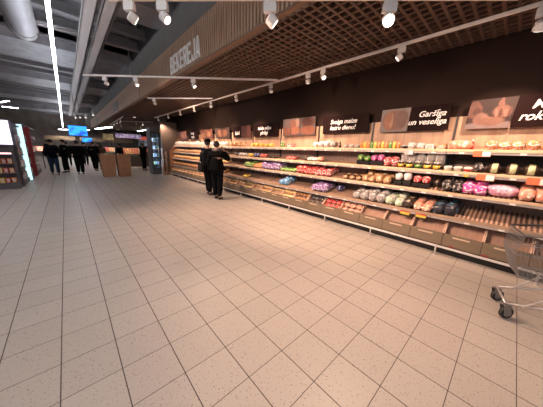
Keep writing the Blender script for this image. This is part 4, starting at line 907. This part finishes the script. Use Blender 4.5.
# produce stands
prod = [mat('tomato_skin', (0.50, 0.09, 0.06), 0.4), mat('orange_skin', (0.60, 0.32, 0.16), 0.6), mat('apple_skin', (0.42, 0.13, 0.09), 0.4), mat('pepper_skin', (0.55, 0.42, 0.22), 0.4)]
def stand(x, y, wd, lab, pi):
    t = thing('produce_stand', 'dark produce stand ' + lab, 'stand', (x, y, 0))
    bm = bmesh.new(); add_box(bm, (0, 0, 0), (wd, 0.9, 0.70)); obj('base', bm, mat('stand_brown', (0.05, 0.035, 0.03), 0.6), t)
    bm = bmesh.new(); add_prism_y = [(0, 0.70), (0.9, 0.70), (0.9, 1.25), (0, 0.85)]
    a = [bm.verts.new((0, p[0], p[1])) for p in add_prism_y]; b = [bm.verts.new((wd, p[0], p[1])) for p in add_prism_y]
    for k in range(4): bm.faces.new((a[k], a[(k + 1) % 4], b[(k + 1) % 4], b[k]))
    bm.faces.new(a[::-1]); bm.faces.new(b); obj('sloped_top', bm, mat('stand_green', (0.05, 0.06, 0.04), 0.6), t)
    nx = int(wd / 0.16); first = None
    for i in range(nx):
        for j in range(5):
            q = prod[(i // 3 + pi) % 4]; yy = 0.1 + j * 0.17; zz = 0.85 + yy * 0.444 + 0.085
            key = 'p%d' % ((i // 3 + pi) % 4)
            if key not in PROTO:
                bm = bmesh.new(); add_ball(bm, (0, 0, 0), (0.075, 0.075, 0.068), 10, 8); o = obj(('tomato', 'orange', 'apple', 'yellow_pepper')[(i // 3 + pi) % 4], bm, q, smooth=True); PROTO[key] = [o, True]
            else: o = PROTO[key][0].copy(); C.objects.link(o)
            o.location = (x + 0.08 + i * 0.16, y + yy, zz); nm = ('tomato', 'orange', 'apple', 'yellow pepper')[(i // 3 + pi) % 4]
            tag(o, 'large %s heaped on the produce stand %s' % (nm, lab), 'produce', '%s on the stand %s' % (nm, lab))
stand(2.75, 19.5, 2.1, 'behind the brown bins', 0)
stand(3.4, 23.0, 2.6, 'farther back behind the first stand', 1)
stand(1.6, 26.0, 2.0, 'in the far middle', 2)
# purple-lit canopy over the produce
t = thing('hanging_canopy', 'purple and blue lit canopy over the produce stands', 'canopy', (2.9, 20.6, 2.1))
obj('board', box((0, 0, 0), (1.7, 0.08, 0.32)), mat('purple_print', (0.10, 0.06, 0.30), 0.5, col2=(0.5, 0.5, 0.75), scale=6, emit=0.05), t)
bm = bmesh.new(); add_tube(bm, [(0.1, 0.04, 0.32), (0.1, 0.04, 1.11)], 0.008, 6); add_tube(bm, [(1.6, 0.04, 0.32), (1.6, 0.04, 1.11)], 0.008, 6); obj('suspension_rods', bm, steel, t)
for i, (x, y, z, c, lab) in enumerate(((5.2, 24, 1.95, (0.5, 0.08, 0.05), 'red hanging poster right of the purple canopy'), (2.5, 24.5, 2.0, (0.55, 0.45, 0.25), 'cream hanging poster left of the purple canopy'), (4.6, 21.8, 1.55, (0.25, 0.32, 0.4), 'bluish poster low behind the person in black'))):
    t = thing('hanging_poster', lab, 'poster', (x, y, z)); obj('sheet', box((0, 0, 0), (0.75, 0.02, 0.5)), mat('poster_%s' % 'abc'[i], c, 0.5, col2=tuple(min(1, v * 2) for v in c), scale=4), t)
    bm = bmesh.new(); add_tube(bm, [(0.375, 0.01, 0.5), (0.375, 0.01, 3.2 - z)], 0.004, 5); obj('cord', bm, steel, t)

# hanging screens
def screen(x0, x1, y, z0, z1, lab, zt):
    t = thing('hanging_screen', lab, 'screen', (x0, y, z0)); wd = x1 - x0; hh = z1 - z0
    obj('casing', box((0, 0.006, 0), (wd, 0.08, hh)), blackm, t)
    obj('display', box((0.015, 0, 0.015), (wd - 0.015, 0.0055, hh - 0.015)), mat('blue_display', (0.02, 0.22, 0.95), 0.3, col2=(0.01, 0.06, 0.35), scale=3.2, emit=2.2, lo=.5, hi=.6), t)
    bm = bmesh.new(); add_tube(bm, [(wd / 2, 0.045, hh), (wd / 2, 0.045, zt - z0)], 0.015, 8); obj('ceiling_pole', bm, steel, t)
screen(0.23, 1.05, 17.0, 1.98, 2.52, 'bright blue screen hanging over the far crowd', 4.75)
screen(1.25, 2.0, 28.0, 1.75, 2.15, 'small dim blue screen beyond the bright one', 5.74)

# ------------------------------------------------------------------ left side displays
lit = mat('lit_header', (0.86, 0.82, 0.95), 0.4, col2=(0.9, 0.45, 0.65), scale=3.0, emit=1.1, lo=.55, hi=.68)
cab = mat('cabinet_grey', (0.10, 0.09, 0.10), 0.5)
goods = [W[k] for k in ('red', 'orange', 'purple', 'white', 'navy', 'yellow')]
t = thing('lit_display_cabinet', 'dark display cabinet with glowing pinkish white header at the left border', 'cabinet', (-2.40, 11.0, 0))
bm = bmesh.new(); add_box(bm, (0, 0.32, 0), (1.12, 0.36, 1.40)); add_box(bm, (0, 0, 0), (1.12, 0.32, 0.20)); add_box(bm, (1.08, 0, 0.20), (1.12, 0.32, 1.40)); add_box(bm, (0, 0, .20), (.04, .32, 1.4)); add_box(bm, (0, 0.012, 1.40), (1.18, 0.36, 2.18)); obj('carcass', bm, cab, t)
obj('lit_header', box((0.02, 0, 1.42), (1.16, 0.0115, 2.16)), lit, t)
obj('lit_strip', box((0.04, -0.02, 1.12), (1.08, -0.005, 1.17)), mat('pink_strip', (1.0, 0.6, 0.62), 0.4, emit=1.4), t)
for z in (0.50, 0.80, 1.10): obj('shelf', box((0.0401, 0, z), (1.0799, 0.3199, z + 0.02)), cab, t)
nmz = {0.20: 'bottom', 0.52: 'second', 0.82: 'third', 1.12: 'top'}
for z in (0.20, 0.52, 0.82):
    for k in range(8):
        put('carton', ('red', 'orange', 'purple', 'white', 'navy', 'yellow')[k % 6], (-2.40 + 0.11 + k * 0.128, 11.13, z + 0.001), (0, 0, H), '%s carton, %s shelf of the lit cabinet' % (('red', 'orange', 'purple', 'white', 'navy', 'yellow')[k % 6], nmz[z]), 'carton', 'cartons in the lit cabinet, %s shelf, %s' % (nmz[z], ('red', 'orange', 'purple', 'white', 'navy', 'yellow')[k % 6]), (1, .85, 1.9))
def side_rack(y0, y1, x1, ht, lab, m_side, lit_edge=None):
    t = thing('goods_rack', lab, 'rack', (x1, y0, 0)); L = y1 - y0
    bm = bmesh.new(); add_box(bm, (-0.9, 0, 0), (-0.5, L, ht)); add_box(bm, (-0.5, 0, 0), (-0.02, L, 0.15)); add_box(bm, (-0.5, 0, ht - 0.04), (0, L, ht)); obj('carcass', bm, cab, t)
    obj('side_panel', box((-0.9, -0.02, 0), (-0.14 if lit_edge else 0, -0.0005, ht)), m_side, t)
    if lit_edge: obj('lit_edge_panel', box((-0.14, -0.035, 0.0), (0.0, -0.0005, ht)), lit_edge, t)
    nsh = 4
    for s_ in range(nsh):
        z = 0.15 + s_ * (ht - 0.3) / nsh
        if s_: obj('shelf', box((-0.499, 0.001, z - 0.02), (-0.02, L - 0.001, z)), cab, t)
        n = int(L / 0.15)
        for k in range(n):
            mk = ('red', 'white', 'orange', 'redw', 'navy')[(k + s_) % 5]
            put('carton', mk, (x1 - 0.15, y0 + 0.1 + k * 0.15, z + 0.001), (0, 0, PI), '%s carton on the %s' % (mk.replace('redw', 'red and white'), lab.replace('with a glowing pale cyan edge panel', 'with cyan edge').replace(' in the far left', '')), 'carton', '%s cartons on the %s' % (mk, lab), (1.2, 1, 3.0))
side_rack(11.45, 13.2, -1.22, 2.10, 'goods rack behind the lit cabinet', cab)
side_rack(13.55, 14.9, -1.19, 2.20, 'goods rack with a glowing pale cyan edge panel', mat('pale_side', (0.45, 0.42, 0.44), 0.5), mat('cyan_panel', (0.62, 0.92, 0.98), 0.4, emit=1.0))
side_rack(15.1, 17.6, -1.12, 2.20, 'goods rack with a red side panel', mat('red_side', (0.40, 0.03, 0.04), 0.5))
side_rack(18.0, 21.0, -1.55, 2.05, 'goods rack with a blue side panel in the far left', mat('blue_side', (0.04, 0.10, 0.35), 0.5))
t = thing('advert_screen', 'small glowing orange screen left of the walking pair', 'screen', (-1.25, 19.0, 1.05)); obj('display', box((0, 0, 0), (0.38, 0.01, 0.26)), mat('orange_display', (1.0, 0.25, 0.10), 0.4, col2=(1.0, 0.6, 0.5), scale=5, emit=1.4), t); obj('post', box((0.17, 0.012, -1.05), (0.21, 0.05, 0.2)), blackm, t)
for i in range(6):
    for sgn in (0,):
        x = -5.0 - 0.0 * i; y = 9 + i * 4.2
        t = thing('gondola_shelf', 'far gondola shelf in the dim left hall', 'shelving', (x, y, 0), group='gondola shelves in the dim left hall')
        obj('carcass', box((-1.5, 0, 0), (1.5, 0.9, 1.9)), mat('gondola_goods', (0.25, 0.12, 0.1), 0.6, col2=(0.1, 0.13, 0.2), scale=6, lo=.4, hi=.6), t)
        obj('top_board', box((-1.52, -0.02, 1.9), (1.52, 0.92, 1.95)), cab, t)
# far counters closing the view
for i, (x, lab) in enumerate(((-1.6, 'left'), (1.4, 'middle'), (4.4, 'right'))):
    t = thing('far_counter', 'dim counter at the back of the hall, %s one' % lab, 'counter', (x, 36, 0))
    obj('body', box((0, 0, 0), (2.6, 0.8, 1.1)), mat('counter_brown', (0.12, 0.08, 0.06), 0.6), t); obj('lit_header', box((0, 0.3, 1.95), (2.6, 0.36, 2.4)), mat('warm_header', (0.4, 0.26, 0.15), 0.5, col2=(0.2, 0.13, 0.08), scale=2, emit=0.02), t)
    obj('header_post', box((0.1, 0.31, 1.1), (0.16, 0.35, 1.95)), blackm, t)

# ------------------------------------------------------------------ shopping trolley
def trolley():
    th = Rd(13); t = thing('shopping_trolley', 'empty wire shopping trolley cut off by the right border', 'trolley', (3.05, -0.15, 0), (0, 0, th))
    # local: x to the far side of the cart width, -y towards its handle
    zt0, zt1 = 0.86, 1.00; zb0, zb1 = 0.46, 0.49; L = 0.85
    def top(sx, f): return Vector((sx * (0.20 + 0.07 * f), 0.02 - L * f, zt0 + (zt1 - zt0) * f))
    def bot(sx, f): return Vector((sx * (0.165 + 0.06 * f), -0.03 - (L - 0.0) * f, zb0 + (zb1 - zb0) * f))
    def mid(sx, f): return Vector((sx * (0.195 + 0.065 * f), 0.045 - L * f, 0.68 + 0.06 * f))
    def side(sx, f): return [top(sx, f), mid(sx, f), bot(sx, f)]
    def lv(sx, f, g): return top(sx, f).lerp(mid(sx, f), g * 2) if g <= .5 else mid(sx, f).lerp(bot(sx, f), g * 2 - 1)
    bm = bmesh.new(); add_tube(bm, [top(-1, 1), top(-1, 0), top(1, 0), top(1, 1), top(-1, 1)], 0.0095, 8); obj('basket_rim', bm, mat('dark_rim', (0.10, 0.095, 0.095), 0.4, 0.3), t, smooth=True)
    bm = bmesh.new(); add_tube(bm, [bot(-1, 1), bot(-1, 0), bot(1, 0), bot(1, 1), bot(-1, 1)], 0.005, 6)
    nb = 15
    for i in range(1, nb):
        u = -1 + 2 * i / nb; add_tube(bm, [bot(u, 0), bot(u, 1)], 0.0022, 5)
    for f in (0.2, 0.4, 0.6, 0.8): add_tube(bm, [bot(-1, f), bot(1, f)], 0.003, 5)
    obj('basket_floor', bm, steel, t)
    for sx in (-1, 1):
        bm = bmesh.new()
        for i in range(0, 31): f = i / 30; add_tube(bm, side(sx, f), 0.0017, 5)
        for g in (0.25, 0.5, 0.75): add_tube(bm, [lv(sx, 0, g), lv(sx, 1, g)], 0.0045, 5)
        obj('basket_side', bm, steel, t)
    bm = bmesh.new()
    for i in range(0, 21): u = -1 + 2 * i / 20; add_tube(bm, side(u, 0), 0.0018, 5)
    for g in range(1, 16): add_tube(bm, [lv(-1, 0, g / 16), lv(1, 0, g / 16)], 0.0014, 5)
    for g in (0.25, 0.5, 0.75): add_tube(bm, [lv(-1, 0, g), lv(1, 0, g)], 0.0030, 5)
    obj('basket_front', bm, steel, t)
    bm = bmesh.new()
    for i in range(0, 15): u = -1 + 2 * i / 14; add_tube(bm, [top(u, 1), bot(u, 1)], 0.0022, 5)
    obj('basket_back_flap', bm, steel, t)
    # chassis
    bm = bmesh.new(); zc = 0.165
    for sx in (-1, 1):
        add_tube(bm, [(sx * 0.165 + 0.03, -0.01, zc), (sx * 0.20, -0.30, zc + 0.09), (sx * 0.25, -0.82, zc + 0.16), (sx * 0.25, -0.92, 0.45), (sx * 0.255, -0.86, 1.0)], 0.011, 8)
        add_tube(bm, [(sx * 0.175, -0.10, zc + 0.02), (sx * 0.19, -0.25, 0.36), (sx * 0.20, -0.52, 0.50)], 0.008, 8)
    add_tube(bm, [(-0.135, -0.01, zc), (0.195, -0.01, zc)], 0.011, 8); add_tube(bm, [(-0.22, -0.5, zc + 0.06), (0.22, -0.5, zc + 0.06)], 0.008, 8)
    add_tube(bm, [(-0.25, -0.86, 1.0), (-0.25, -0.97, 1.04), (0.25, -0.97, 1.04), (0.25, -0.86, 1.0)], 0.01, 8)
    obj('chassis', bm, chrome, t, smooth=True)
    bm = bmesh.new(); add_tube(bm, [(-0.24, -0.972, 1.04), (0.24, -0.972, 1.04)], 0.017, 12); obj('handle', bm, rec, t, smooth=True)
    for (x, y) in ((-0.165, 0.03), (0.165, 0.03), (-0.25, -0.80), (0.25, -0.80)):
        c = bpy.data.objects.new('caster', None); C.objects.link(c); c.parent = t; c.location = (x + 0.03, y - 0.04 if y > 0 else y, 0); c.rotation_euler.z = Rd(125)
        bm = bmesh.new()
        for sd in (-1, 1): add_box(bm, (-0.035, sd * 0.021 - 0.002, 0.045), (0.03, sd * 0.021 + 0.002, 0.15))
        add_box(bm, (-0.02, -0.022, 0.148), (0.03, 0.022, 0.152)); add_tube(bm, [(0.0, 0, 0.15), (0.0, 0, 0.165)], 0.012, 8)
        for v in bm.verts:
            if v.co.z < 0.1: v.co.x -= 0.025
        obj('fork', bm, steel, c)
        bm = bmesh.new(); add_lathe(bm, [(0.040, -0.014), (0.060, -0.014), (0.0625, -0.008), (0.0625, 0.008), (0.060, 0.014), (0.040, 0.014)], 24)
        bmesh.ops.transform(bm, matrix=Matrix.Translation((-0.03, 0, 0.063)) @ Matrix.Rotation(H, 4, 'X'), verts=bm.verts); wv = obj('tyre', bm, mat('tyre_rubber', (0.018, 0.016, 0.016), 0.6), c)
        bm = bmesh.new(); add_lathe(bm, [(0.010, -0.018), (0.038, -0.0145), (0.038, 0.0145), (0.010, 0.018)], 20)
        bmesh.ops.transform(bm, matrix=Matrix.Translation((-0.03, 0, 0.063)) @ Matrix.Rotation(H, 4, 'X'), verts=bm.verts); obj('hub', bm, mat('grey_hub', (0.25, 0.22, 0.2), 0.5), c)
trolley()
